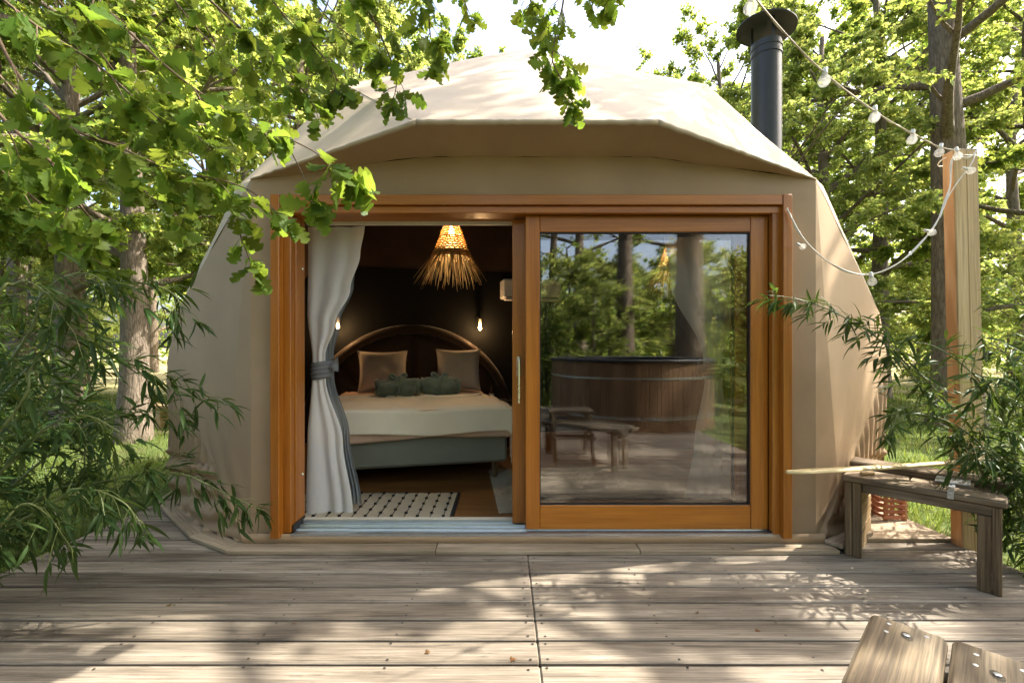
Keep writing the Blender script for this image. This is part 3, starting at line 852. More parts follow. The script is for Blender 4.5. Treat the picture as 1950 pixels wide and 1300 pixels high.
# duvet and blanket, draped over the mattress
def coverlet(name, mat, y0, y1, drop, top, thick, label, seed, wid=0.80, sx=0.88):
    t = thing(name, BM @ Vector((0, 0.3, 0.6)), label, name.split('_')[-1], rz=RZ)
    mb = MB()
    n1, n2 = 90, 90
    side = 0.26
    fz = drop
    def fn(u, v):
        # u across (-), v from head to foot then down
        a = -wid-side + 2*(wid+side)*u
        total = (y1-y0) + fz
        s = v*total
        if s < (y1-y0): y = y1 - s; dz = 0
        else: y = y0; dz = s-(y1-y0)
        R = 0.06
        x = max(-wid, min(wid, a)); over = max(0, abs(a)-wid)
        z = top - over - dz
        # rounded shoulder
        k = 0.0
        if dz == 0: 
            e = y-y0
            if e < R: z -= (R - math.sqrt(max(0, R*R-(R-e)**2)))*0.8
        e2 = wid-abs(a)
        if 0 <= e2 < R: z -= (R - math.sqrt(max(0, R*R-(R-e2)**2)))*0.8
        w_ = 0.018*N3((x*1.5, y*1.5, z), 2.2, seed) + 0.008*N3((x, y, z), 7.0, seed+3)
        z += w_ if dz == 0 and over == 0 else 0.3*w_
        y += -(0.012 + 0.012*math.sin(a*9+seed)*(dz/0.3) + 0.012*N3((x, z, 0), 4, seed))*(1 if dz > 0 else 0) - (thick if dz > 0 else 0)
        x += math.copysign(0.02+thick+0.01*math.sin(y*12+seed), a) if over > 0 else 0
        if dz > 0: z += 0.018*math.sin(a*2.3+seed)+0.008*math.sin(a*7+seed)
        # wavy head edge
        if v < 0.04: y += 0.03*math.sin(a*4+seed)+0.02*N3((a*3, 0, 0), 1.0, seed)
        return (x, y, z)
    mb.grid(fn, n1, n2)
    o = lk(mb, 'sheet', mat, t, smooth=True)
    so_ = o.modifiers.new('s', 'SOLIDIFY'); so_.thickness = 0.012; so_.offset = 1
    return t
duvet = coverlet('peach_duvet', M['duvet'], -0.03, 1.95, 0.235, 0.645, 0.0, 'peach duvet on the bed under the cream blanket', 1.0)
blanket = coverlet('cream_blanket', M['blanket'], -0.05, 1.02, 0.20, 0.675, 0.012, 'cream blanket folded over the foot of the bed', 4.0, 0.82)
# rolled blanket edge
hem = MB()
for pts, r_ in (([(-0.82, 0.95), (-0.45, 0.93), (-0.2, 0.84), (-0.08, 0.66), (0.05, 0.62), (0.1, 0.78), (0.5, 0.74), (0.75, 0.92)], 0.016),):
    smooth_pts = []
    for i in range(len(pts)-1):
        for k in range(6):
            u = k/6; a, b_ = pts[i], pts[i+1]
            smooth_pts.append((a[0]+(b_[0]-a[0])*u, a[1]+(b_[1]-a[1])*(u*u*(3-2*u)), 0.690))
    hem.tube(smooth_pts, r_, 8)
lk(hem, 'turned_back_hem', M['blanket'], blanket, smooth=True)
def pillow(c, wd, ht, tilt, rot, label, seed):
    t = thing('pillow', BM @ Vector(c), label, 'pillow', rz=RZ)
    mb = MB()
    n = 26
    Mx = Matrix.Translation(c) @ Matrix.Rotation(rot, 4, 'Z') @ Matrix.Rotation(math.radians(tilt), 4, 'X')
    def fn_side(s):
        def fn(u, v):
            a, b_ = 2*u-1, 2*v-1
            pin = 1 - 0.10*(1-abs(a)**2)*abs(b_)**4 * 1.0
            pin2 = 1 - 0.10*(1-abs(b_)**2)*abs(a)**4
            th = 0.115*(max(0, 1-abs(a)**3.2)**0.6)*(max(0, 1-abs(b_)**3.2)**0.6)
            th += 0.012*N3((a*1.5, b_*1.5, s), 1.6, seed)*(1-abs(a))*(1-abs(b_))*3
            return Mx @ Vector((a*wd/2*pin2, s*th, ht/2*(1+b_*pin)))
        return fn
    mb.grid(fn_side(-1), n, n); mb.grid(fn_side(1), n, n)
    o = lk(mb, 'cushion', M['pillow'], t, smooth=True, weld=0.0015)
    # piped seam
    sm = MB()
    pts = []
    for k in range(80):
        q = k/20.0; s_ = int(q); f = q-s_
        a, b_ = [(-1+2*f, -1), (1, -1+2*f), (1-2*f, 1), (-1, 1-2*f)][s_]
        pin = 1 - 0.10*(1-abs(a)**2)*abs(b_)**4; pin2 = 1 - 0.10*(1-abs(b_)**2)*abs(a)**4
        pts.append(Mx @ Vector((a*wd/2*pin2, 0, ht/2*(1+b_*pin))))
    sm.tube(pts, 0.006, 6, closed=True)
    lk(sm, 'piping', M['pillow'], t, smooth=True)
pillow((-0.36, 1.72, 0.655), 0.60, 0.52, -14, 0.10, 'wide taupe pillow leaning on the headboard beside the tied curtain', 1)
pillow((0.55, 1.66, 0.655), 0.56, 0.54, -12, -0.12, 'squarer taupe pillow leaning on the headboard behind the bottle side', 5)
def robe(c, rot, label, seed):
    t = thing('rolled_robe', BM @ Vector(c), label, 'robe', 'sage robes rolled up on the bed', rz=RZ)
    Mx = Matrix.Translation(c) @ Matrix.Rotation(rot, 4, 'Z')
    mb = MB()
    def fn(u, v):
        a = 2*math.pi*u; s = 2*v-1
        r = 0.105*(1-abs(s)**6)**0.5 * (1+0.10*math.sin(3*a+seed+s*2) + 0.20*noise.noise(Vector((math.cos(a)*1.5+seed, math.sin(a)*1.5, s*2.5))))
        x = 0.215*s + 0.02*math.sin(a+seed)
        z = max(0.0, 0.095+r*math.sin(a)*0.92)
        return Mx @ Vector((x, r*1.25*math.cos(a), z))
    mb.grid(fn, 48, 30, True)
    lk(mb, 'roll', M['towel'], t, smooth=True)
    sw = MB()   # spiral of folded cloth at the end
    for k in (-1, 1):
        sp_ = [Mx @ Vector((k*(0.205+0.012*math.sin(i*0.7+seed)), (0.095-0.0028*i)*1.2*math.cos(i*0.45), 0.095+(0.095-0.0028*i)*0.9*math.sin(i*0.45))) for i in range(30)]
        sw.tube(sp_, 0.020, 7)
    lk(sw, 'folded_end', M['towel'], t, smooth=True)
    bw = MB()
    for k in (-1, 1):
        bw.tube([Mx @ Vector((0.01*k+k*0.075*math.sin(i/8*math.pi)*1.0, -0.02+0.02*math.cos(i/8*math.pi), 0.19+0.035*math.sin(i/8*2*math.pi*0.5)+0.02*math.sin(i/8*math.pi*2))) for i in range(9)], 0.016, 7)
    bw.tube([Mx @ Vector((0.03*math.cos(a*math.pi/5), 0.13*math.cos(a*math.pi/5+1.57), 0.10+0.115*math.sin(a*math.pi/5+1.57))) for a in range(10)], 0.016, 7, closed=True)
    lk(bw, 'belt_knot', M['towel'], t, smooth=True)
robe((-0.18, 0.92, 0.685), 0.10, 'belted sage robe roll lying between the two pillows', 0.4)
robe((0.27, 1.02, 0.685), -0.16, 'belted sage robe roll lying in front of the squarer pillow', 2.2)
bt = thing('spray_bottle', BM @ Vector((0.86, 1.45, 0.60)), 'small amber pump bottle with pale label beside the bed', 'bottle', rz=RZ)
ns = thing('bedside_shelf', BM @ Vector((0.95, 1.45, 0)), 'dark bedside stand holding the amber bottle', 'bedside stand', rz=RZ)
smooth_angle(lk(MB().box((0.83, 1.28, 0.52), (1.15, 1.62, 0.56), 0.004), 'top', M['dark_metal'], ns))
for x, y in ((0.86, 1.32), (1.11, 1.32), (0.86, 1.58), (1.11, 1.58)):
    lk(MB().box((x-0.012, y-0.012, 0), (x+0.012, y+0.012, 0.52)), 'leg', M['dark_metal'], ns)
T_ = Matrix.Translation((0.93, 1.42, 0.56))
smooth_angle(lk(MB().lathe([(0.031, 0), (0.033, 0.01), (0.033, 0.10), (0.014, 0.125), (0.014, 0.135)], 18, T_, True, True), 'body', M['amber'], bt))
smooth_angle(lk(MB().lathe([(0.0336, 0.015), (0.0336, 0.085)], 18, T_), 'paper_label', M['label'], bt))
smooth_angle(lk(MB().lathe([(0.015, 0.135), (0.015, 0.155), (0.006, 0.158), (0.004, 0.19)], 14, T_, False, True), 'pump', M['dark_metal'], bt))
# duvet motif: dark embroidered leaves by the left pillow
mb = MB()
r5 = random.Random(9)
for k in range(16):
    x = -0.52+0.022*k; y = 1.18+0.02*math.sin(k*1.3)
    mb.lathe([(0.0, 0.0), (0.013, 0.004), (0.0, 0.009)], 7, Matrix.Translation((x, y, 0.668+0.004*(k % 2))) @ Matrix.Rotation(r5.uniform(0, 3), 4, 'Z') @ Matrix.Diagonal((1.4, 0.7, 1, 1)))
lk(mb, 'dark_embroidery', M['tuft'], duvet, smooth=True)
# wall lamps
def wall_lamp(x, z, label):
    t = thing('wall_lamp', BM @ Vector((x, 2.1, z)), label, 'wall lamp', rz=RZ)
    c = Vector((x, 2.16, z))
    lk(MB().box((x-0.03, 2.145, z+0.10), (x+0.03, 2.16, z+0.17), 0.004), 'wall_plate', M['dark_metal'], t)
    mb = MB(); mb.tube([(x, 2.15, z+0.14), (x, 2.08, z+0.17), (x, 2.04, z+0.15), (x, 2.04, z+0.10)], 0.007, 8)
    lk(mb, 'arm', M['dark_metal'], t, smooth=True)
    smooth_angle(lk(MB().lathe([(0.015, 0.045), (0.02, 0.06), (0.02, 0.115), (0.01, 0.125)], 16, Matrix.Translation((x, 2.04, z)), True, True), 'socket', M['label'], t))
    lk(MB().lathe([(0.0, -0.035), (0.014, -0.03), (0.022, -0.01), (0.02, 0.015), (0.013, 0.04), (0.012, 0.05)], 18, Matrix.Translation((x, 2.04, z))), 'bulb', M['bulb_on'], t, smooth=True)
    l = bpy.data.lights.new('wall_lamp_light', 'POINT'); l.energy = 2.4; l.color = (1.0, 0.58, 0.26); l.shadow_soft_size = 0.02
    lo = bpy.data.objects.new('wall_lamp_light', l); COL.objects.link(lo)
    lo.matrix_basis = Matrix.Translation(BM @ Vector((x, 1.99, z-0.03))); attach(lo, t)
wall_lamp(-0.93, 1.47, 'lit bare-bulb wall lamp half behind the tied curtain')
wall_lamp(0.89, 1.47, 'lit bare-bulb wall lamp below the white air conditioner')
# air conditioner
ac = thing('air_conditioner', BM @ Vector((1.6, 2.15, 1.85)), 'white wall air conditioner high on the black wall', 'air conditioner', rz=RZ)
smooth_angle(lk(MB().box((1.19, 1.95, 1.865), (2.02, 2.16, 2.13), 0.02), 'body', M['white'], ac))
lk(MB().box((1.22, 1.935, 1.84), (1.99, 2.03, 1.862), 0.006), 'flap', M['white'], ac)
lk(MB().box((1.24, 1.9475, 1.882), (1.97, 1.955, 1.89)), 'outlet_slot', M['dark_metal'], ac)
# pendants
def pendant(c, label, sc_=1.0, seed=1, energy=9.0, ceil=3.6):
    t = thing('pendant_lamp', c, label, 'pendant lamp', None)
    rr = random.Random(seed)
    mb = MB()
    n = 15
    for i in range(n):
        v = i/(n-1); z = 0.60-0.32*v; r = 0.045+0.115*v
        pts = [Vector((c[0]+sc_*(r+0.004*math.sin(k*7+i))*math.cos(k*2*math.pi/40), c[1]+sc_*(r+0.004*math.cos(k*5+i*2))*math.sin(k*2*math.pi/40), c[2]+sc_*(z+0.004*math.sin(k*3+i*1.7)))) for k in range(40)]
        mb.tube(pts, 0.0088*sc_, 5, closed=True)
    mb.build('woven_shade', M['straw'], t, recalc=False)
    mb = MB()
    for i in range(3):
        z = 0.275-0.022*i; r = 0.168+0.010*i
        mb.tube([Vector((c[0]+sc_*r*math.cos(k*2*math.pi/40), c[1]+sc_*r*math.sin(k*2*math.pi/40), c[2]+sc_*(z+0.003*math.sin(k*4)))) for k in range(40)], 0.011*sc_, 6, closed=True)
    mb.build('brim_band', M['straw'], t, recalc=False)
    fr_ = MB()
    for k in range(150):
        a = rr.uniform(0, 2*math.pi); L = rr.uniform(0.16, 0.30)*sc_; out = rr.uniform(0.35, 1.05); tw = rr.uniform(-0.5, 0.5)
        wd = rr.uniform(0.004, 0.011)*sc_
        p0 = Vector((c[0]+0.165*sc_*math.cos(a), c[1]+0.165*sc_*math.sin(a), c[2]+0.26*sc_+rr.uniform(-.03, .02)*sc_))
        d = Vector((math.cos(a+tw)*out, math.sin(a+tw)*out, -1)).normalized()
        sd_ = d.cross(Vector((math.cos(a), math.sin(a), 0.3))).normalized()
        vs = []
        for i in range(4):
            f = i/3; q = p0 + d*L*f + Vector((0, 0, -0.05*f*f*sc_)); ww = wd*(1-0.75*f)
            vs += [q-sd_*ww, q+sd_*ww]
        fr_.add(vs, [(0, 1, 3, 2), (2, 3, 5, 4), (4, 5, 7, 6)])
    fr_.build('straw_fringe', M['straw'], t, recalc=False)
    cd = MB(); cd.tube([(c[0], c[1], c[2]+0.6*sc_), (c[0], c[1], ceil)], 0.005, 6)
    cd.build('cord', M['dark_metal'], t)
    mb = MB(); mb.lathe([(0, -0.03), (0.02, -0.024), (0.028, 0), (0.02, 0.03), (0.012, 0.05)], 16, Matrix.Translation((c[0], c[1], c[2]+0.47*sc_)))
    mb.build('bulb', M['bulb_on'], t, smooth=True)
    l = bpy.data.lights.new('pendant_light', 'POINT'); l.energy = energy; l.color = (1.0, 0.82, 0.58); l.shadow_soft_size = 0.03
    lo = bpy.data.objects.new('pendant_light', l); COL.objects.link(lo)
    lo.matrix_basis = Matrix.Translation((c[0], c[1], c[2]+0.41*sc_)); attach(lo, t)
pendant((-0.50, 4.3, 1.92), 'conical straw pendant lamp with fringed brim hanging above the bed', 1.0, 1, 3.0, 3.75)
pendant((1.77, 4.75, 1.88), 'conical straw pendant lamp seen through the glass beside the tied curtain', 0.9, 2, 2.0, 3.5)
# rugs
rg = thing('striped_rug', (-0.8, 3.4, 0.09), 'cream woven rug with dotted black lines inside the doorway', 'rug')
mb = MB()
RX0, RX1, RY0, RY1 = -1.75, -0.36, 3.15, 3.72
def rugfn(u, v):
    x = RX0+(RX1-RX0)*u; y = RY0+(RY1-RY0)*v
    return (x, y + 0.006*math.sin(x*90)*(1 if v > 0.97 else 0), 0.100 + 0.0018*N3((x*8, y*30, 0), 2.0))
mb.grid(rugfn, 120, 40)
ro = mb.build('weave', M['rug'], rg, smooth=True)
md = ro.modifiers.new('s', 'SOLIDIFY'); md.thickness = 0.011; md.offset = -1
nl = 15
for i in range(nl):
    x = RX0+0.03+(RX1-RX0-0.1)*i/(nl-1)
    ln = MB(); ln.box((x-0.0022, RY0+0.01, 0.1005), (x+0.0022, RY1-0.003, 0.1045))
    for j in range(5):
        y = RY0+0.05+0.125*j+(0.06 if i % 2 else 0)
        if y < RY1-0.01: ln.lathe([(0.0, 0.014), (0.008, 0.012), (0.013, 0.004), (0.012, 0.0)], 8, Matrix.Translation((x, y, 0.101)))
    ln.build('dotted_line', M['tuft'], rg, smooth=False)
MB().box((RX1-0.026, RY0, 0.0895), (RX1+0.002, RY1, 0.104), 0.004).build('black_border', M['tuft'], rg)
def shag(name, c, sx, sy, rot, label):
    t = thing(name, c, label, 'rug')
    Mx = Matrix.Translation(c) @ Matrix.Rotation(rot, 4, 'Z')
    b_ = MB().box((-sx/2, -sy/2, 0), (sx/2, sy/2, 0.012), 0.003)
    link('backing', b_.mesh('backing', M['jute']), t, Mx)
    rr = np.random.default_rng(3)
    n = 5200
    x = rr.uniform(-sx/2, sx/2, n); y = rr.uniform(-sy/2, sy/2, n); a = rr.normal(0.4, 0.8, n) + 1.6*np.sin(x*3)+1.2*np.sin(y*4); L = rr.uniform(0.04, 0.075, n)
    d = np.stack([np.cos(a), np.sin(a)], 1); sd_ = np.stack([-d[:, 1], d[:, 0]], 1)
    q = np.stack([x, y], 1)
    z0 = np.full((n, 1), 0.011); z1 = rr.uniform(0.018, 0.038, (n, 1))
    Vv = np.stack([np.hstack([q-sd_*0.003, z0]), np.hstack([q+sd_*0.003, z0]), np.hstack([q+d*L[:, None], z1])], 1).reshape(-1, 3)
    o = link('pile', np_mesh('pile', Vv, np.arange(3*n).reshape(-1, 3), M['jute']), t, Mx)
    tag(o, kind='stuff')
shag('shag_rug', (0.85, 3.95, 0.089), 1.9, 1.15, 0.10, 'pale shaggy rug on the floor beside the bed')

# ------------------------------------------------------------------ outdoor things
# stove flue
FLX, FLY = 3.16, 5.45
flue = thing('stove_flue', (FLX, FLY, GZ), 'black enamelled stove flue with dish cowl rising behind the tent', 'chimney')
zf = 1.3+575/FPX*FLY
smooth_angle(MB().lathe([(0.163, GZ-0.05), (0.163, zf-0.16), (0.172, zf-0.158), (0.172, zf-0.13), (0.165, zf-0.128), (0.165, zf-0.075), (0.172, zf-0.073), (0.172, zf-0.05), (0.165, zf-0.048), (0.165, zf), (0.14, zf), (0.14, zf-0.3)], 32, Matrix.Translation((FLX, FLY, 0))).build('pipe', M['flue'], flue))
Mc = Matrix.Translation((FLX, FLY, zf+0.19)) @ Matrix.Rotation(math.radians(7), 4, 'Y')
smooth_angle(MB().lathe([(0.325, -0.012), (0.325, 0.0), (0.20, 0.06), (0.0, 0.11)], 40, Mc).build('cowl_dish', M['flue'], flue))
MB().lathe([(0.322, -0.011), (0.19, 0.045), (0.0, 0.095)], 40, Mc).build('cowl_underside', M['flue'], flue, smooth=True)
for k in range(3):
    a = k*2*math.pi/3+0.5
    x, y = FLX+0.15*math.cos(a), FLY+0.15*math.sin(a)
    MB().box((x-0.014, y-0.004, zf-0.05), (x+0.014, y+0.004, zf+0.24)).build('cowl_strut', M['flue'], flue)

# post of two boards
post = thing('timber_post', (3.04, 2.97, GZ), 'tall pale timber post carrying the string lights at the deck edge', 'post')
Mp = Matrix.Translation((3.043, 2.97, 0)) @ Matrix.Rotation(math.radians(-1.3), 4, 'Y')
ZP = 2.575
link('board', MB().box((-0.076, -0.05, GZ-0.1), (0.0, -0.001, ZP), 0.004).mesh('board', M['post']), post, Mp)
link('board', MB().box((0.003, -0.047, GZ-0.1), (0.080, -0.001, ZP+0.004), 0.004).mesh('board', M['post']), post, Mp)
link('side_board', MB().box((-0.080, -0.044, GZ-0.1), (-0.0765, 0.028, ZP-0.004), 0.001).mesh('side_board', M['post_side']), post, Mp)
link('back_board', MB().box((-0.076, 0.0015, GZ-0.1), (0.078, 0.032, ZP-0.006), 0.004).mesh('back_board', M['post_side']), post, Mp)

# little table by the tent
TA, TB, TC, TD = Vector((2.13, 2.83, 0)), Vector((2.585, 2.345, 0)), Vector((2.955, 2.655, 0)), Vector((2.50, 3.14, 0))
ux = (TB-TA).normalized(); LT = (TB-TA).length; LW = (TD-TA).length
Mt = Matrix.Translation(TA) @ Matrix.Rotation(math.atan2(ux.y, ux.x), 4, 'Z')     # x along front edge, y to the back
tb = thing('deck_table', TA, 'low weathered plank table with boarded end standing by the tent corner', 'table', rz=math.atan2(ux.y, ux.x))
def tp(name, mat, lo, hi, bev=0.004): return link(name, MB().box(lo, hi, bev).mesh(name, mat), tb, Mt)
TZ = 0.50
tp('top_plank', M['table'], (-0.012, -0.012, TZ-0.038), (LT+0.02, 0.15, TZ), 0.008)
tp('top_plank', M['table'], (0.0, 0.156, TZ-0.050), (LT*0.42, 0.315, TZ-0.014), 0.006)
tp('top_plank', M['table'], (LT*0.43, 0.156, TZ-0.052), (LT+0.01, 0.315, TZ-0.016), 0.006)
tp('top_plank', M['table'], (-0.03, 0.322, TZ-0.02), (LT+0.05, LW+0.005, TZ+0.028), 0.01)
tp('apron', M['table'], (0.085, 0.012, TZ-0.095), (LT-0.03, 0.040, TZ-0.041))
tp('apron', M['table'], (0.03, LW-0.05, TZ-0.12), (LT-0.03, LW-0.022, TZ-0.022))
tp('apron', M['table'], (LT-0.062, 0.06, TZ-0.10), (LT-0.036, LW-0.06, TZ-0.055))
for (x0, x1, y0, y1) in ((0.0, 0.036, 0.0, 0.072), (LT-0.036, LT, 0.0, 0.085), (0.0, 0.036, LW-0.075, LW), (LT-0.036, LT, LW-0.085, LW)):
    tp('leg', M['table_v'], (x0, y0, 0.0), (x1, y1, TZ-0.055 if y0 > 0.1 else TZ-0.040))
tp('leg_facing', M['table_v'], (0.038, 0.002, 0.0), (0.082, 0.040, TZ-0.040))
tp('leg_facing', M['table_v'], (LT-0.092, 0.004, 0.0), (LT-0.038, 0.045, TZ-0.096))
for k in range(3):
    tp('end_board', M['panel'], (0.040, 0.045, 0.004+k*0.147), (0.066, LW-0.01, 0.004+k*0.147+0.143))
# things on the table
bs = thing('bamboo_cane', P(1720, 890, 2.75), 'long pale split bamboo cane lying across the little table', 'bamboo cane')
a0, a1 = P(1497, 901, 2.76), P(1912, 876, 2.70)
mb = MB()
nseg = 40
vs = []; fs = []
for i in range(nseg+1):
    u = i/nseg; c = a0 + (a1-a0)*u + Vector((0, 0, -0.006*math.sin(u*math.pi)))
    wd = 0.066*(1-0.55*u)*(min(1, 0.25+u*9)); hh = 0.016+0.003*u
    for k in range(7):
        an = math.pi*k/6
        vs.append(c + Vector((0, -math.cos(an)*wd/2*1.2, math.sin(an)*hh+0.004)))
    for k in range(7):
        an = math.pi*(6-k)/6
        vs.append(c + Vector((0, -math.cos(an)*wd/2*1.1, math.sin(an)*hh*0.6)))
for i in range(nseg):
    for k in range(14):
        l = (k+1) % 14
        fs.append((i*14+k, i*14+l, (i+1)*14+l, (i+1)*14+k))
fs.append(tuple(range(14))); fs.append(tuple(nseg*14+k for k in range(13, -1, -1)))
mb.add(vs, fs); smooth_angle(mb.build('split_cane', M['bamboo'], bs), 60)
nod = MB()
for u in (0.42, 0.93):
    c = a0+(a1-a0)*u
    nod.lathe([(0.013, -0.004), (0.0165, 0), (0.013, 0.004)], 14, Matrix.Translation(c+Vector((0, 0, 0.002))) @ Matrix.Rotation(math.radians(90), 4, 'Y'))
nod.build('node_ring', M['bamboo'], bs, smooth=True)
ck = Mt @ Vector((0.10, 0.085, TZ+0.012))
cork = thing('wooden_peg', ck, 'short turned wooden peg lying on the table under the bamboo cane', 'peg')
mb = MB()
mb.lathe([(0.0, -0.045), (0.011, -0.045), (0.013, -0.042), (0.0125, -0.015), (0.0135, 0.0), (0.0125, 0.015), (0.013, 0.042), (0.011, 0.045), (0.0, 0.045)], 18, Matrix.Translation(ck) @ Matrix.Rotation(0.15, 4, 'Z') @ Matrix.Rotation(math.radians(90), 4, 'Y'))
smooth_angle(mb.build('peg', M['post'], cork))
cm = thing('metal_clamp', Mt @ Vector((0.49, 0.15, TZ)), 'galvanised metal clamp gripping the front plank of the table', 'clamp', rz=math.atan2(ux.y, ux.x))
link('arm', MB().box((0.46, -0.016, TZ+0.0015), (0.486, 0.20, TZ+0.008), 0.001).mesh('arm', M['galv']), cm, Mt)
link('hook', MB().box((0.46, -0.020, TZ-0.032), (0.486, -0.0135, TZ+0.008), 0.001).mesh('hook', M['galv']), cm, Mt)
link('plate', MB().box((0.40, 0.18, TZ+0.010), (0.545, 0.318, TZ+0.017), 0.001).mesh('plate', M['galv']), cm, Mt)
link('block', MB().box((0.42, 0.185, TZ-0.014), (0.56, 0.312, TZ+0.009), 0.003).mesh('block', M['table']), cm, Mt)
# slatted red box
cx0, cx1, cy0, cy1 = 2.785, 2.945, 3.30, 3.43
cr_ = thing('slatted_crate', ((cx0+cx1)/2, (cy0+cy1)/2, 0.032), 'small reddish slatted wooden crate behind the little table', 'crate')
for x in (cx0, cx1-0.022):
    for y in (cy0, cy1-0.022):
        MB().box((x, y, 0.032), (x+0.022, y+0.022, 0.36), 0.002).build('corner_post', M['post_side'], cr_)
for k in range(8):
    z = 0.045+k*0.040
    for y in (cy0-0.008, cy1):
        MB().box((cx0-0.02, y, z), (cx1-0.023, y+0.008, z+0.026), 0.003).build('slat', M['crate'], cr_)
    for x in (cx0-0.008, cx1):
        MB().box((x, cy0+0.001, z+0.001), (x+0.008, cy1-0.001, z+0.025), 0.003).build('slat', M['crate'], cr_)

# foreground bench
e0, e1 = Vector((1.18, 1.455, 0)), Vector((1.30, 1.326, 0))
ex = (e1-e0).normalized(); el = Vector((-ex.y, ex.x, 0)) * -1.0
if el.x > 0: el = -el
Mb = Matrix((( ex.x, -el.x, 0, e0.x), (ex.y, -el.y, 0, e0.y), (0, 0, 1, 0), (0, 0, 0, 1)))   # x along the end edge, -y towards the viewer
bn = thing('garden_bench', e0 + el*0.6, 'grey weathered bench of thick planks at the front of the deck', 'bench')
BL = 1.25
def round_plank(x0, x1, y0, y1, z0, z1, name, mat):
    o = link(name, MB().box((x0, y0, z0), (x1, y1, z1), 0.012).mesh(name, mat), bn, Mb)
    bv = o.modifiers.new('b', 'BEVEL'); bv.width = 0.006; bv.segments = 2; bv.limit_method = 'ANGLE'
    return smooth_angle(o, 50)
round_plank(0.0, 0.178, -BL, 0.0, 0.405, 0.45, 'seat_plank', M['bench'])
round_plank(0.186, 0.364, -BL-0.02, 0.012, 0.405, 0.45, 'seat_plank', M['bench'])
for y in (-0.12, -BL+0.10):
    for x in (0.02, 0.25):
        round_plank(x, x+0.09, y-0.02, y+0.02, 0.0, 0.335, 'leg', M['bench'])
    round_plank(0.015, 0.35, y-0.022, y+0.022, 0.337, 0.403, 'crossbar', M['bench'])
scw = MB()
for x, y in ((0.05, -0.045), (0.135, -0.045), (0.235, -0.05), (0.32, -0.05), (0.05, -0.10), (0.235, -0.11)):
    scw.lathe([(0.0062, 0.0012), (0.004, 0.0018), (0.0, 0.0004)], 10, Mb @ Matrix.Translation((x, y, 0.45)))
tag(scw.build('screws', M['galv'], bn, smooth=True), kind='stuff')
for x, y in ((0.095, -0.085), (0.275, -0.125)):
    hl = MB()
    hl.lathe([(0.019, 0.0006), (0.0, 0.0012)], 20, Mb @ Matrix.Translation((x, y, 0.4502)) @ Matrix.Rotation(0.3, 4, 'Z') @ Matrix.Diagonal((0.7, 1.3, 1, 1)))
    hl.build('bolt_recess', M['recess'], bn)
    MB().lathe([(0.009, 0.0), (0.009, 0.004), (0.0, 0.005)], 6, Mb @ Matrix.Translation((x, y, 0.4508))).build('bolt', M['galv'], bn)

# hot tub and step stool behind the camera (they show in the door glass)
tc = Vector((2.23, -2.05, 0.0))
tub = thing('hot_tub', tc, 'round wooden hot tub of upright staves with a dark rim on the deck', 'hot tub')
NST, RT, HT = 48, 1.35, 1.06
stv = MB().box((-RT*math.tan(math.pi/NST)+0.002, -0.02, 0), (RT*math.tan(math.pi/NST)-0.002, 0.02, HT), 0.004).mesh('stave', M['tub'])
for k in range(NST):
    a = 2*math.pi*k/NST
    link('stave', stv, tub, Matrix.Translation((tc.x+RT*math.cos(a), tc.y+RT*math.sin(a), 0.002)) @ Matrix.Rotation(a+math.pi/2, 4, 'Z'))
smooth_angle(MB().lathe([(RT-0.1, HT-0.02), (RT-0.1, HT+0.03), (RT-0.07, HT+0.045), (RT+0.04, HT+0.045), (RT+0.055, HT+0.03), (RT+0.055, HT+0.005), (RT+0.02, HT+0.002)], 72, Matrix.Translation(tc)).build('rim', M['rubber'], tub))
smooth_angle(MB().lathe([(0.0, 0.1), (RT-0.08, 0.1), (RT-0.08, HT)], 48, Matrix.Translation(tc)).build('liner', M['rubber'], tub))
MB().lathe([(0.0, HT-0.14), (RT-0.082, HT-0.14)], 48, Matrix.Translation(tc)).build('water', M['water'], tub)
for z in (0.2, 0.8):
    smooth_angle(MB().lathe([(RT+0.019, z), (RT+0.026, z+0.003), (RT+0.026, z+0.03), (RT+0.019, z+0.033)], 76, Matrix.Translation(tc)).build('band', M['galv'], tub))
stl = thing('step_stool', (0.78, 0.72, 0), 'wooden step stool with splayed legs standing before the hot tub', 'stool')
link('tread', MB().box((0.52, 0.55, 0.53), (1.04, 0.85, 0.565), 0.005).mesh('tread', M['table']), stl)
link('tread', MB().box((0.54, 0.83, 0.27), (1.02, 0.99, 0.30), 0.005).mesh('tread', M['table']), stl)
for x in (0.55, 0.97):
    for (yt, yb) in ((0.81, 1.01), (0.59, 0.47)):
        MB().add([(x, yt-0.03, 0.53), (x+0.035, yt-0.03, 0.53), (x+0.035, yt+0.04, 0.53), (x, yt+0.04, 0.53), (x, yb-0.03, 0.0), (x+0.035, yb-0.03, 0.0), (x+0.035, yb+0.04, 0.0), (x, yb+0.04, 0.0)],
                 [(0, 1, 2, 3), (7, 6, 5, 4), (0, 4, 5, 1), (1, 5, 6, 2), (2, 6, 7, 3), (3, 7, 4, 0)]).build('leg', M['table_v'], stl)

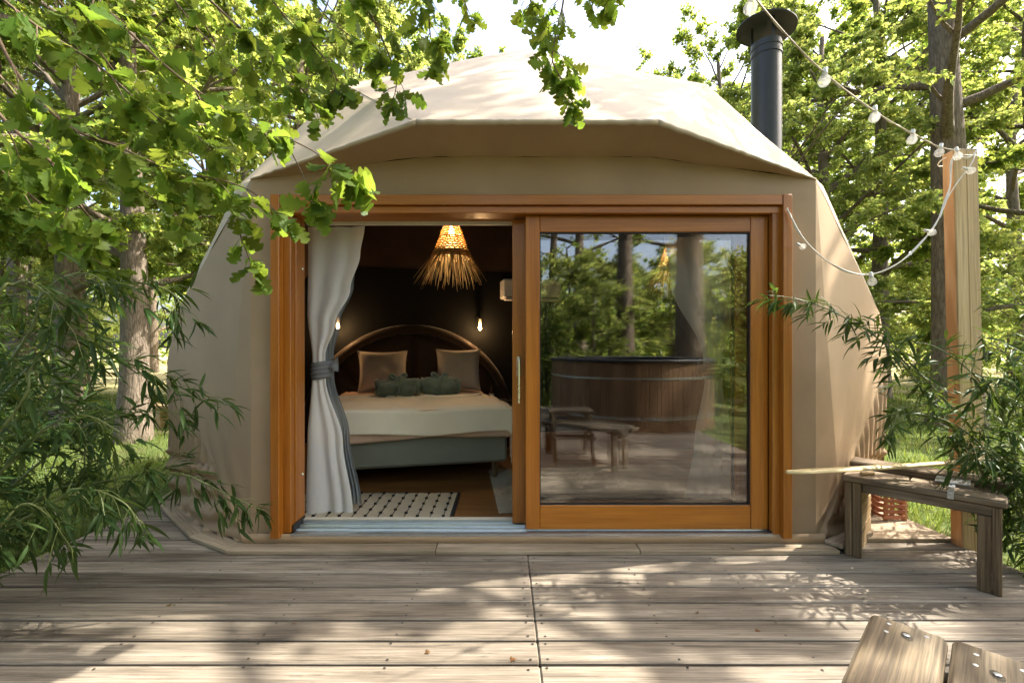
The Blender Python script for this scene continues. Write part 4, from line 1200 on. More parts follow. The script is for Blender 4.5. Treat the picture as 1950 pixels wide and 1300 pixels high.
# string lights
def catmull(pts, n=10):
    out = []
    for i in range(len(pts)-1):
        p0, p1, p2, p3 = pts[max(i-1, 0)], pts[i], pts[i+1], pts[min(i+2, len(pts)-1)]
        for k in range(n):
            u = k/n
            out.append(0.5*((2*p1)+(p2-p0)*u+(2*p0-5*p1+4*p2-p3)*u*u+(3*p1-p0-3*p2+p3)*u**3))
    out.append(pts[-1]); return out
sl = thing('string_lights', P(1845, 290, 2.9), 'string of clear round bulbs on white cable slung from the timber post', 'string lights')
main = catmull([P(1300, -190, 1.35), P(1440, 0, 1.75), P(1560, 130, 2.02), P(1670, 215, 2.35), P(1745, 258, 2.62), P(1800, 283, 2.83), P(1862, 284, 2.89)])
sl_m = MB().tube(main, 0.0032, 6); sl_m.tube([q+Vector((0.002, 0.003, 0.006*math.sin(i*1.3))) for i, q in enumerate(main)], 0.0024, 6)
sl_m.build('cable', M['wire_d'], sl, smooth=True)
lo1 = catmull([P(1862, 285, 2.88), P(1845, 300, 2.87), P(1815, 303, 2.87), P(1808, 360, 2.86), P(1785, 420, 2.83), P(1740, 478, 2.80), P(1690, 512, 2.80), P(1640, 523, 2.80), P(1580, 500, 2.82), P(1535, 460, 2.84), P(1510, 420, 2.86), P(1499, 396, 2.87)])
sl_c = MB().tube(lo1, 0.0035, 6)
sl_c.tube([q+Vector((0.004*math.sin(i*0.5), 0.004, 0.006*math.cos(i*0.37))) for i, q in enumerate(lo1)], 0.0035, 6)
lo2 = catmull([P(1858, 288, 2.87), P(1850, 312, 2.85), P(1825, 345, 2.85), P(1803, 380, 2.85), P(1790, 415, 2.83)])
sl_c.tube(lo2, 0.003, 6)
wrap = [Vector((3.0-0.008, 2.97, 2.535)) + Mp.to_3x3() @ Vector((0.088*math.cos(t_*math.pi/8)*1.0, 0.092*math.sin(t_*math.pi/8)+0.02, 0.01*math.sin(t_*0.9))) for t_ in range(16)]
sl_c.tube(wrap, 0.0035, 6, closed=True)
sl_c.build('cable', M['wire'], sl, smooth=True)
glb = MB().lathe([(0.012, 0.0), (0.016, -0.010), (0.028, -0.026), (0.0345, -0.044), (0.0325, -0.062), (0.022, -0.077), (0.0, -0.083)], 22).mesh('globe', M['bulbglass'], smooth=True)
skt = MB().lathe([(0.004, 0.038), (0.013, 0.034), (0.015, 0.0), (0.0155, -0.008), (0.0, -0.008)], 16).mesh('socket', M['wire'], smooth=True)
fil = MB().tube([(0, 0, -0.008), (0.004, 0, -0.03), (-0.006, 0.004, -0.045), (0.006, -0.004, -0.05), (0.0, 0, -0.03)], 0.0035, 5).mesh('filament', M['filament'], smooth=True)
for (px, py, d, tx, ty, s_) in ((1430, -2, 1.74, 0.05, 0, 1.0), (1571, 140, 2.04, 0.1, 0, 1.0), (1666, 211, 2.34, 0.05, 0.0, 1.0), (1738, 255, 2.6, 0.1, 0, 1.0), (1791, 281, 2.8, 0.25, 0, 1.0),
                          (1822, 288, 2.82, -0.2, 0, 0.95), (1840, 322, 2.82, -1.25, 0, 0.9), (1766, 440, 2.80, -1.3, 0, 0.85), (1659, 526, 2.78, -0.15, 0, 1.0), (1522, 466, 2.84, -1.1, 0, 0.75)):
    Ms = Matrix.Translation(P(px, py, d)) @ Matrix.Rotation(tx, 4, 'Y') @ Matrix.Scale(s_*0.72, 4)
    bo = link('bulb', skt, sl, Ms)
    link('globe', glb, bo, Ms); link('filament', fil, bo, Ms)

# ------------------------------------------------------------------ vegetation
def frames(d, nrm):
    d = d/np.linalg.norm(d, axis=1, keepdims=True)
    x = np.cross(d, nrm); l = np.linalg.norm(x, axis=1, keepdims=True); l[l < 1e-6] = 1; x = x/l
    z = np.cross(x, d)
    return np.stack([x, d, z], -1)            # columns x (width), y (length), z (normal)
def leaf_cloud(base_v, base_f, pos, R, s):
    n = len(pos); k = len(base_v)
    V = np.einsum('nij,kj->nki', R, base_v)*s[:, None, None] + pos[:, None, :]
    F = (np.arange(n)[:, None, None]*k + base_f[None]).reshape(-1, base_f.shape[1])
    return V.reshape(-1, 3), F
L2V = np.array([(0, 0, 0), (0.36, 0.45, 0.10), (0, 1, -0.06), (-0.36, 0.45, 0.10)], float)
L2F = np.array([(0, 1, 2), (0, 2, 3)])
# lobed leaf of six triangles for the nearer crowns
L6V = np.array([(0, 0, 0), (0.30, 0.30, .07), (0.22, 0.48, .05), (0.40, 0.66, .08), (0, 1, -.05), (-0.40, 0.66, .08), (-0.22, 0.48, .05), (-0.30, 0.30, .07)], float)
L6F = np.array([(0, 1, 2), (0, 2, 4), (2, 3, 4), (0, 4, 6), (4, 5, 6), (0, 6, 7)])

def tree_data(seed, H_, r0, lo, spread, nlimb, nsub, ntwig, nleaf, llen, lean=(0, 0), lobed=False, droop=0.25, fork=0.0):
    rg_ = random.Random(seed); rn = np.random.default_rng(seed)
    bark = MB()
    n = 12
    tr = []
    for i in range(n+1):
        u = i/n
        tr.append(Vector((lean[0]*u*H_ + 0.018*H_*math.sin(u*5+seed)*u, lean[1]*u*H_ + 0.016*H_*math.cos(u*4+seed*2)*u, H_*u)))
    rad = [r0*(1.25 if i == 0 else 1.0)*(1-0.82*(i/n)) + 0.01 for i in range(n+1)]
    bark.tube([tr[0]-Vector((0, 0, 0.4))]+tr, [rad[0]*1.15]+rad, 14)
    pos, dirs, nrms = [], [], []
    for i in range(nlimb):
        t = lo + (0.97-lo)*((i+rg_.random()*0.6)/nlimb)
        k = min(int(t*n), n-1); st = tr[k]+(tr[k+1]-tr[k])*(t*n-k)
        az = i*2.39996+rg_.uniform(-0.4, 0.4)
        sh = math.sin(math.pi*min(1, max(0.12, (t-lo*0.6)/(1.05-lo*0.6))))**0.6
        L = spread*sh*rg_.uniform(0.75, 1.15)
        el = math.radians(8+50*(t-lo)/(1-lo)+rg_.uniform(-12, 12))
        d = Vector((math.cos(az)*math.cos(el), math.sin(az)*math.cos(el), math.sin(el)))
        pts = [st]; 
        for q in range(6):
            d = (d + Vector((rg_.uniform(-.16, .16), rg_.uniform(-.16, .16), rg_.uniform(-.10, .12)))).normalized()
            pts.append(pts[-1]+d*L/6)
        rb = rad[k]*0.42
        bark.tube(pts, [max(0.008, rb*(1-0.9*q/6)) for q in range(7)], 7, caps=False)
        for j in range(nsub):
            u = 0.25+0.75*(j+rg_.random())/nsub
            k2 = min(int(u*6), 5); s2 = pts[k2]+(pts[k2+1]-pts[k2])*(u*6-k2)
            bd = (pts[k2+1]-pts[k2]).normalized()
            sdv = bd.cross(Vector((0, 0, 1)))
            if sdv.length < 0.1: sdv = Vector((1, 0, 0))
            d2 = (bd*rg_.uniform(0.3, 0.9) + sdv.normalized()*rg_.choice((-1, 1))*rg_.uniform(0.4, 1.0) + Vector((0, 0, rg_.uniform(-0.25, 0.5)))).normalized()
            L2 = L*rg_.uniform(0.22, 0.42)*(1.15-0.5*u)
            p2 = [s2]
            for q in range(4):
                d2 = (d2+Vector((rg_.uniform(-.22, .22), rg_.uniform(-.22, .22), rg_.uniform(-.2, .15)))).normalized()
                p2.append(p2[-1]+d2*L2/4)
            bark.tube(p2, [max(0.004, rb*0.32*(1-0.85*q/4)) for q in range(5)], 5, caps=False)
            for w_ in range(ntwig):
                u3 = 0.2+0.8*rg_.random(); k3 = min(int(u3*4), 3)
                s3 = p2[k3]+(p2[k3+1]-p2[k3])*(u3*4-k3)
                d3 = (d2+Vector((rg_.uniform(-.9, .9), rg_.uniform(-.9, .9), rg_.uniform(-.7, .5)))).normalized()
                L3 = rg_.uniform(0.35, 0.8)*(0.5+llen*4)*0.7
                e3 = s3+d3*L3+Vector((0, 0, -droop*L3*0.4))
                bark.tube([s3, (s3+e3)/2+Vector((0, 0, 0.03)), e3], [0.005, 0.004, 0.002], 3, caps=False)
                m = max(1, int(nleaf*rg_.uniform(0.6, 1.4)))
                uu = rn.uniform(0.1, 1.05, m)[:, None]
                q0 = np.array(s3)[None]*(1-uu)+np.array(e3)[None]*uu + rn.normal(0, llen*0.45, (m, 3))*np.array([1, 1, 0.7])
                pos.append(q0)
                dd = np.array(d3)[None]*0.6 + rn.normal(0, 0.7, (m, 3)) + np.array([0, 0, -droop])
                dirs.append(dd); nn_ = rn.normal(0, 0.55, (m, 3))+np.array([0, 0, 1.0]); nrms.append(nn_)
    pos = np.concatenate(pos); dirs = np.concatenate(dirs); nrms = np.concatenate(nrms)
    s = llen*rn.uniform(0.65, 1.25, len(pos))
    V_, F_ = leaf_cloud(L6V if lobed else L2V, L6F if lobed else L2F, pos, frames(dirs, nrms), s)
    return bark, V_, F_

TYPES = {}
def def_type(key, leafm, barkm, **kw):
    bk, V_, F_ = tree_data(**kw)
    TYPES[key] = (bk.mesh('trunk', barkm, smooth=True, recalc=False), np_mesh('crown', V_, F_, leafm))
def_type('oak', M['leaf_far'], M['bark'], seed=3, H_=11.0, r0=0.30, lo=0.30, spread=4.6, nlimb=17, nsub=7, ntwig=6, nleaf=46, llen=0.115, lobed=True)
def_type('oak2', M['leaf_far'], M['bark_pale'], seed=8, H_=12.5, r0=0.24, lo=0.22, spread=4.2, nlimb=21, nsub=8, ntwig=6, nleaf=48, llen=0.105)
def_type('maple', M['leaf_pale'], M['bark'], seed=14, H_=10.0, r0=0.22, lo=0.18, spread=4.4, nlimb=20, nsub=8, ntwig=6, nleaf=46, llen=0.11, droop=0.4)
def_type('slender', M['leaf_pale'], M['bark_pale'], seed=21, H_=12.0, r0=0.13, lo=0.35, spread=2.6, nlimb=12, nsub=5, ntwig=3, nleaf=9, llen=0.11)
def_type('under', M['leaf_pale'], M['bark'], seed=33, H_=3.6, r0=0.06, lo=0.08, spread=1.7, nlimb=13, nsub=6, ntwig=6, nleaf=20, llen=0.085, droop=0.1)
def_type('tall', M['leaf_far'], M['bark'], seed=41, H_=14.0, r0=0.30, lo=0.50, spread=4.0, nlimb=12, nsub=6, ntwig=5, nleaf=20, llen=0.14)
def_type('open', M['leaf_far'], M['bark'], seed=46, H_=11.5, r0=0.26, lo=0.38, spread=4.4, nlimb=13, nsub=5, ntwig=4, nleaf=20, llen=0.14, lobed=True)
def_type('airy', M['leaf_far'], M['bark'], seed=52, H_=13.0, r0=0.34, lo=0.34, spread=4.2, nlimb=13, nsub=4, ntwig=4, nleaf=13, llen=0.13, lobed=True)
def_type('shade', M['leaf_far'], M['bark'], seed=63, H_=13.5, r0=0.30, lo=0.46, spread=4.3, nlimb=16, nsub=7, ntwig=5, nleaf=32, llen=0.15)
def plant_tree(key, x, y, rz, s, name, label, group, tilt=(0, 0)):
    t = thing(name, (x, y, GZ-0.05), label, 'tree' if 'tree' in name else 'shrub', group)
    Mx = Matrix.Translation((x, y, GZ-0.05)) @ Matrix.Rotation(rz, 4, 'Z') @ Matrix.Rotation(tilt[0], 4, 'X') @ Matrix.Rotation(tilt[1], 4, 'Y') @ Matrix.Scale(s, 4)
    link('trunk', TYPES[key][0], t, Mx); link('crown', TYPES[key][1], t, Mx)
    return t
FOREST = 'trees of the woods round the lawn'
BACK = 'trees standing behind the hot tub'
plant_tree('oak2', -5.98, 7.3, 0.4, 0.86, 'oak_tree', 'straight pale-barked tree on the lawn beside the tent flank', None)
plant_tree('oak2', -6.4, 5.3, 2.1, 1.05, 'oak_tree', 'pale tree trunk rising out of the bamboo clump', None)
plant_tree('airy', 8.6, 8.6, 1.2, 1.05, 'oak_tree', 'thick dark-barked oak leaning beyond the timber post', None, (0.0, 0.05))
plant_tree('shade', 6.5, 2.6, 6.08, 0.97, 'oak_tree', 'tall high-crowned oak added off the bamboo side to shade the deck', None)  # placed and turned out of view so its crown dapples the deck
plant_tree('shade', 9.9, 1.3, 1.5, 0.9, 'oak_tree', 'tall high-crowned oak added further out to shade the near deck', None)  # second unseen tree, added for shade on the right of the deck
for i, (k, x, y, rz, s) in enumerate((
        ('oak', -10, 10.5, 0.3, 1.0), ('maple', -4.3, 9.8, 0.9, 0.85), ('oak2', -8.3, 8.6, 5.9, 0.9), ('maple', -8.2, 14.5, 1.9, 1.1), ('oak2', -14, 13, 2.8, 1.1), ('maple', -4.6, 13.5, 4.4, 1.05), ('oak', -13.5, 21, 5.0, 1.2),
        ('oak2', -9, 24, 3.9, 1.25), ('oak2', -1.8, 17.5, 0.8, 1.0), ('maple', -18, 17, 2.2, 1.2), ('maple', -21, 27, 1.0, 1.3), ('oak', -3.5, 27, 5.5, 1.2),
        ('maple', 13, 11, 0.2, 1.1), ('maple', 8.3, 11.6, 0.7, 0.95), ('maple', 6.2, 10.6, 2.9, 0.72), ('oak2', 10.8, 13, 1.7, 1.0), ('oak2', 7.2, 15, 2.2, 0.9), ('oak', 11.5, 18, 3.1, 1.1), ('oak2', 19.5, 20, 4.2, 1.2), ('maple', 17, 15, 5.2, 1.15),
        ('oak', 15, 27, 0.6, 1.2), ('maple', 23, 28, 1.6, 1.25), ('maple', 9.5, 27, 2.6, 0.95), ('oak2', 26, 19, 3.5, 1.2), ('oak', -24, 19, 0.5, 1.2), ('oak2', 5.5, 36, 0.5, 0.9), ('oak', 0.5, 40, 2.5, 0.9))):
    plant_tree(k, x, y, rz, s, 'forest_tree', {'oak': 'broad dark-barked oak in the woods beyond the lawn', 'oak2': 'pale-barked small-leaved tree in the woods beyond the lawn', 'maple': 'pale green low-branched tree in the woods beyond the lawn'}[k], {'oak': 'oaks', 'oak2': 'pale-barked trees', 'maple': 'pale green trees'}[k]+' of the woods beyond the lawn')
for x, y, rz, s in ((3.6, 19, 0.3, 1.0), (5.3, 24, 1.3, 1.1), (7.8, 30, 2.7, 1.1)):
    plant_tree('slender', x, y, rz, s, 'slender_tree', 'thin sparse tree against the open sky behind the tent', 'sparse trees behind the tent')
for i, (k, x, y, rz, s) in enumerate((('tall', 3.1, -5.4, 0.9, 0.8), ('tall', 4.1, -3.9, 1.7, 1.1), ('maple', -3.5, -8.5, 3.0, 1.0), ('slender', 1.6, -9.5, 4.2, 1.1), ('airy', 6.2, -9.0, 4.2, 1.0), ('tall', 8, -14, 0.3, 1.1), ('tall', 1, -16, 1.3, 1.1), ('airy', 4, -18, 2.3, 1.1), ('oak2', -6, -6, 3.3, 1.1))):
    plant_tree(k, x, y, rz, s, 'forest_tree', 'leafy tree behind the hot tub mirrored in the door glass', BACK)
for i, (x, y, rz, s) in enumerate(((1.0, -4.6, 0.3, 0.75), (2.2, -4.9, 1.4, 0.8), (0.0, -5.0, 2.6, 0.8), (5.8, -4.6, 2.0, 0.9), (3.4, -7.2, 0.5, 1.0), (5.0, -7.4, 1.1, 1.0), (2.0, -8.0, 3.1, 1.1), (7.5, -6.4, 4.1, 1.1), (0.4, -8.4, 2.1, 1.1), (6.6, -10, 5.1, 1.3), (4.0, -11, 0.1, 1.3), (9.5, -9.0, 0.8, 1.3))):
    plant_tree('under', x, y, rz, s, 'leafy_shrub', 'leafy shrub behind the hot tub mirrored in the door glass', 'shrubs behind the hot tub')
for i, (x, y, rz, s) in enumerate(((-10, 9, 0.3, 1.0), (-12.5, 12, 1.4, 1.2), (-7.6, 16, 2.6, 1.1), (10.8, 9.0, 0.6, 0.9), (13.5, 13.5, 1.5, 1.1), (9.5, 15.5, 2.5, 1.0), (16.5, 18, 3.4, 1.2), (21, 22, 4.4, 1.4), (6.8, 20, 5.1, 1.0), (12, 23, 0.2, 1.3), (-16, 16, 0.9, 1.3))):
    plant_tree('under', x, y, rz, s, 'leafy_shrub', 'leafy shrub growing under the trees beyond the lawn', 'shrubs under the trees')
# far wood that reads as one mass
rn = np.random.default_rng(77)
cl_ = []
for a in np.concatenate([np.linspace(-1.25, 1.25, 60), np.linspace(2.0, 4.0, 40)]):
    if 0.02 < a < 0.28: continue
    r_ = rn.uniform(42, 60) if a < 1.3 else rn.uniform(24, 34); c = np.array([r_*math.sin(a), r_*math.cos(a), 0])
    for j in range(9):
        cc = c+np.array([rn.normal(0, 2.5), rn.normal(0, 2), rn.uniform(0.5, 11 if a < 1.3 else 4.5)])
        cl_.append(cc[None]+rn.normal(0, 1, (110, 3))*np.array([1.5, 1.5, 1.1]))
cl_ = np.concatenate(cl_)
Vw, Fw = leaf_cloud(L2V, L2F, cl_, frames(rn.normal(0, 1, cl_.shape), rn.normal(0, 1, cl_.shape)+np.array([0, 0, .8])), rn.uniform(0.3, 0.5, len(cl_)))
tag(link('far_wood', np_mesh('far_wood', Vw, Fw, M['leaf_far'])), 'hazy mass of far trees closing the meadow', 'woods', None, 'stuff')

# leaf objects: the largest in view become parts, the rest one joined part
def in_view_px(pos, L):
    d = pos[:, 1]; ok = d > 0.3
    px = CX+FPX*pos[:, 0]/np.maximum(d, .01); py = CY-FPX*(pos[:, 2]-CAMZ)/np.maximum(d, .01)
    ok &= (px > -20) & (px < 1970) & (py > -20) & (py < 1320)
    return np.where(ok, L*FPX/np.maximum(d, .01), 0)
def leaves_of(parent, pname, rest, bv, bf, mesh_, mat, pos, R, s, maxn):
    sz = in_view_px(pos, s)
    order = np.argsort(-sz)
    big = [i for i in order[:maxn] if sz[i] >= 10]
    mask = np.ones(len(pos), bool); mask[big] = False
    for i in big:
        Mx = Matrix([list(R[i][r]*s[i])+[pos[i][r]] for r in range(3)]+[[0, 0, 0, 1]])
        link(pname, mesh_[i % len(mesh_)], parent, Mx)
    if mask.any():
        V_, F_ = leaf_cloud(bv, bf, pos[mask], R[mask], s[mask])
        tag(link(rest, np_mesh(rest, V_, F_, mat, True), parent), kind='stuff')

# lobed oak leaf, length 1
def oak_leaf():
    prof = [(0.0, 0.012), (0.12, 0.022), (0.17, 0.10), (0.23, 0.15), (0.29, 0.075), (0.37, 0.22), (0.45, 0.27), (0.50, 0.13), (0.59, 0.31), (0.68, 0.34), (0.73, 0.16), (0.83, 0.27), (0.90, 0.21), (0.97, 0.09)]
    V_, F_ = [], []
    for i, (y, wd) in enumerate(prof):
        c = -0.10*y*y
        V_ += [(-wd, y+0.03*(wd > 0.15), c+0.16*wd), (0, y, c), (wd, y+0.03*(wd > 0.15), c+0.16*wd)]
    n = len(prof)
    V_.append((0, 1.0, -0.10))
    for i in range(n-1):
        a, b_ = 3*i, 3*(i+1)
        F_ += [(a, a+1, b_+1), (a, b_+1, b_), (a+1, a+2, b_+2), (a+1, b_+2, b_+1)]
    a = 3*(n-1); t_ = len(V_)-1
    F_ += [(a, a+1, t_), (a+1, a+2, t_)]
    return np.array(V_, float), np.array(F_)
OV, OF = oak_leaf()
def curled(k, tw_):
    q = OV.copy(); y = q[:, 1]
    q[:, 2] += -k*y*y + 0.05*np.sin(y*7+q[:, 0]*9)*np.abs(q[:, 0])*2
    q[:, 0] += 0.10*tw_*np.sin(y*2.6); q[:, 2] += tw_*q[:, 0]*y*0.5
    return np_mesh('leaf', q, OF, M['leaf_oak'], True)
oak_me = [curled(0.0, 0.2), curled(0.18, -0.5), curled(0.3, 0.6), curled(-0.12, 0.4), curled(0.1, -0.2)]

# the near oak whose branches hang into the picture
oak = thing('oak_tree', (-4.6, 0.4, GZ), 'oak whose lobed leaves hang in front of the tent roof', 'tree')
tw = MB(); limb = MB()
limb.tube([(-4.6, 0.4, GZ-0.4), (-4.55, 0.4, 0.4), (-4.4, 0.5, 2.2), (-4.2, 0.6, 4.2), (-4.0, 0.8, 6.5), (-4.1, 0.7, 8.5)], [0.32, 0.26, 0.23, 0.20, 0.14, 0.06], 14)
L1 = [Vector(q) for q in ((-4.2, 0.6, 3.6), (-3.2, 1.0, 3.95), (-2.0, 1.5, 4.1), (-0.8, 1.9, 4.15), (0.4, 2.2, 4.05), (1.3, 2.4, 3.9))]
L2 = [Vector(q) for q in ((-4.25, 0.6, 3.2), (-3.7, 1.5, 3.9), (-3.3, 2.6, 4.3), (-2.8, 3.6, 4.7), (-2.0, 4.2, 5.0))]
L3 = [Vector(q) for q in ((-4.2, 0.6, 4.4), (-3.0, 0.2, 5.3), (-1.2, 0.2, 5.8), (0.6, 0.6, 6.0), (1.9, 1.0, 6.1))]
for Lx in (L1, L2, L3):
    limb.tube(catmull(Lx, 5), np.linspace(0.075, 0.018, 5*(len(Lx)-1)+1).tolist(), 8)
limb.build('trunk', M['bark'], oak, smooth=True)
rng = random.Random(42); rnp = np.random.default_rng(42)
o_pos, o_dir, o_nrm, o_s = [], [], [], []
def add_leaf(p, d, L, up=Vector((0, 0, 1))):
    o_pos.append(tuple(p)); o_dir.append(tuple(d))
    o_nrm.append(tuple(up+Vector((rng.gauss(0, .35), rng.gauss(0, .35), rng.gauss(0, .25))))); o_s.append(L)
def tuft(p, d, n=6, L=0.10):
    for k in range(n):
        a = rng.uniform(0, 2*math.pi)
        o = d.orthogonal().normalized(); q = d.cross(o)
        dd = (d*rng.uniform(0.1, 0.9)+(o*math.cos(a)+q*math.sin(a))*rng.uniform(0.4, 1.0)+Vector((0, 0, -0.25))).normalized()
        nv = Vector((rng.gauss(0, .5), rng.gauss(-0.25, .5), rng.gauss(0.75, .35)))
        add_leaf(p-d*rng.uniform(0, 0.05), dd, L*rng.uniform(0.75, 1.2), nv)
def spray(pts, r0=0.006, side=0.18, L=0.095, dens=1.0, tip=True, start=0.1):
    pts = [Vector(p) for p in pts]
    c = catmull(pts, 8)
    tw.tube(c, np.linspace(r0, 0.0018, len(c)).tolist(), 6)
    tot = sum((c[i+1]-c[i]).length for i in range(len(c)-1))
    acc = 0; nxt = tot*start+0.02; k = 0
    for i in range(len(c)-1):
        seg = (c[i+1]-c[i]); acc += seg.length
        if acc > nxt:
            nxt = acc + rng.uniform(0.035, 0.075)/dens
            k += 1
            d = seg.normalized()
            sd_ = d.cross(Vector((0, 0, 1)))
            if sd_.length < 0.2: sd_ = Vector((1, 0, 0))
            sd_ = sd_.normalized()*(1 if k % 2 else -1)
            dv = (d*rng.uniform(.3, .9)+sd_*rng.uniform(.3, 1)+Vector((0, 0, rng.uniform(-0.7, 0.35)))).normalized()
            ln = side*rng.uniform(0.35, 1.1)*(1.1-0.5*acc/tot)
            e = c[i]+dv*ln+Vector((0, 0, -0.15*ln))
            tw.tube([c[i], c[i]+dv*ln*0.5, e], [0.0026, 0.002, 0.0013], 4, caps=False)
            tuft(e, dv, rng.randint(5, 9), L)
            if rng.random() < 0.5: tuft(c[i]+dv*ln*0.5, dv, 2, L*0.9)
    if tip: tuft(c[-1], (c[-1]-c[-3]).normalized(), 7, L)
    return c
def from_limb(Lx, u, p):
    c = catmull(Lx, 5); q = c[int(u*(len(c)-1))]; p = Vector(p)
    tw.tube([q, (q+p)/2+Vector((0.03, 0.02, 0.12)), p], [0.011, 0.008, 0.0055], 6)
def PX(lst): return [P(*q) for q in lst]
S = [  # (limb, where on the limb, branch as photo pixel + depth, options)
    (L1, .35, [(150, -40, 1.55), (250, 65, 1.58), (345, 150, 1.62), (440, 213, 1.66), (545, 262, 1.70)], dict(side=.17, dens=1.2, L=.085)),
    (None, 0, [(545, 262, 1.70), (600, 290, 1.70), (640, 325, 1.70), (672, 352, 1.70)], dict(r0=.003, side=.06, dens=0.9, start=.55, L=.105)),
    (None, 0, [(540, 262, 1.70), (575, 330, 1.69), (600, 395, 1.68)], dict(r0=.0028, side=.04, dens=.7, start=.85, L=.115)),
    (L1, .2, [(-20, 40, 1.45), (40, 150, 1.5), (130, 240, 1.55), (230, 282, 1.6), (330, 325, 1.66), (430, 345, 1.72), (490, 372, 1.75), (540, 420, 1.78)], dict(side=.15, dens=1.2, L=.085)),
    (L1, .1, [(-60, 150, 1.3), (10, 230, 1.34), (75, 290, 1.38), (128, 335, 1.42), (150, 385, 1.45), (190, 440, 1.5)], dict(side=.14, dens=1.1, L=.08)),
    (None, 0, [(330, 325, 1.66), (390, 365, 1.75), (445, 395, 1.80), (460, 455, 1.82), (492, 535, 1.83)], dict(r0=.0032, side=.07, dens=.7, start=.45, L=.085)),
    (L1, .55, [(640, -60, 2.0), (700, 20, 2.05), (730, 80, 2.1), (755, 150, 2.15), (745, 200, 2.17)], dict(side=.15, dens=1.2, L=.09, start=.0)),
    (L1, .6, [(800, -70, 2.1), (815, 10, 2.15), (820, 70, 2.18), (835, 125, 2.2)], dict(side=.13, dens=1.2, L=.09, start=.0)),
    (L1, .75, [(1075, -80, 2.2), (1073, 0, 2.22), (1060, 60, 2.25), (1052, 115, 2.27), (1075, 160, 2.28), (1090, 195, 2.28)], dict(side=.16, dens=1.5, L=.09, start=.0)),
    (L1, .7, [(960, -60, 2.3), (1010, 0, 2.3), (1040, 50, 2.32), (1035, 95, 2.33)], dict(side=.13, dens=1.2, L=.09, start=0)),
    (L1, .85, [(1190, -90, 2.3), (1170, -40, 2.3), (1150, 20, 2.3)], dict(side=.12, dens=1.2, L=.09, start=0)),
    (L1, .5, [(480, -60, 1.9), (540, 30, 1.95), (600, 90, 2.0), (640, 150, 2.05), (620, 200, 2.08)], dict(side=.16, dens=1.2, L=.085)),
    (L1, .45, [(340, -60, 1.75), (420, 20, 1.8), (500, 90, 1.86), (560, 150, 1.9), (600, 205, 1.93)], dict(side=.16, dens=1.2, L=.085)),
    (L1, .3, [(-30, -30, 1.6), (70, 50, 1.65), (180, 120, 1.7), (260, 190, 1.76), (330, 250, 1.8)], dict(side=.17, dens=1.2, L=.085)),
    (L2, .3, [(60, -60, 2.2), (160, 60, 2.3), (240, 160, 2.4), (330, 230, 2.5), (420, 290, 2.6)], dict(side=.24, dens=1.5, L=.09)),
    (L2, .35, [(-40, 100, 2.0), (60, 210, 2.1), (160, 300, 2.2), (270, 360, 2.3), (350, 420, 2.4)], dict(side=.22, dens=1.5, L=.09)),
    (L2, .5, [(300, -40, 2.6), (380, 60, 2.7), (460, 140, 2.8), (540, 200, 2.9)], dict(side=.27, dens=1.5, L=.09)),
    (L2, .45, [(-60, 260, 1.9), (20, 340, 2.0), (90, 400, 2.1), (150, 470, 2.2), (220, 520, 2.3)], dict(side=.2, dens=1.3, L=.09)),
    (L2, .8, [(560, -50, 3.0), (620, 30, 3.1), (690, 90, 3.2), (720, 140, 3.2)], dict(side=.24, dens=1.5, L=.09)),
    (L2, .9, [(860, -80, 3.2), (880, -10, 3.2), (900, 40, 3.2)], dict(side=.2, dens=.8)),
]
for Lx, u, pts, kw in S:
    pp = PX(pts)
    if Lx is not None: from_limb(Lx, u, pp[0])
    spray(pp, **kw)
# upper canopy of the same oak, over the frame
c3 = catmull(L3, 5)+catmull(L1, 5)
for k in range(34):
    q = rng.choice(c3)
    e = q+Vector((rng.uniform(-.9, .9), rng.uniform(-1.0, .9), rng.uniform(0.25, 1.0)))
    spray([q, (q+e)/2+Vector((0, 0, .1)), e], r0=.006, side=.3, dens=.7, L=.11)
tag(tw.build('twigs', M['twig'], oak, smooth=True, recalc=False), kind='stuff')
o_pos = np.array(o_pos); o_R = frames(np.array(o_dir), np.array(o_nrm)); o_s = np.array(o_s)
leaves_of(oak, 'leaf', 'small_leaves', OV, OF, oak_me, M['leaf_oak'], o_pos, o_R, o_s, 300)

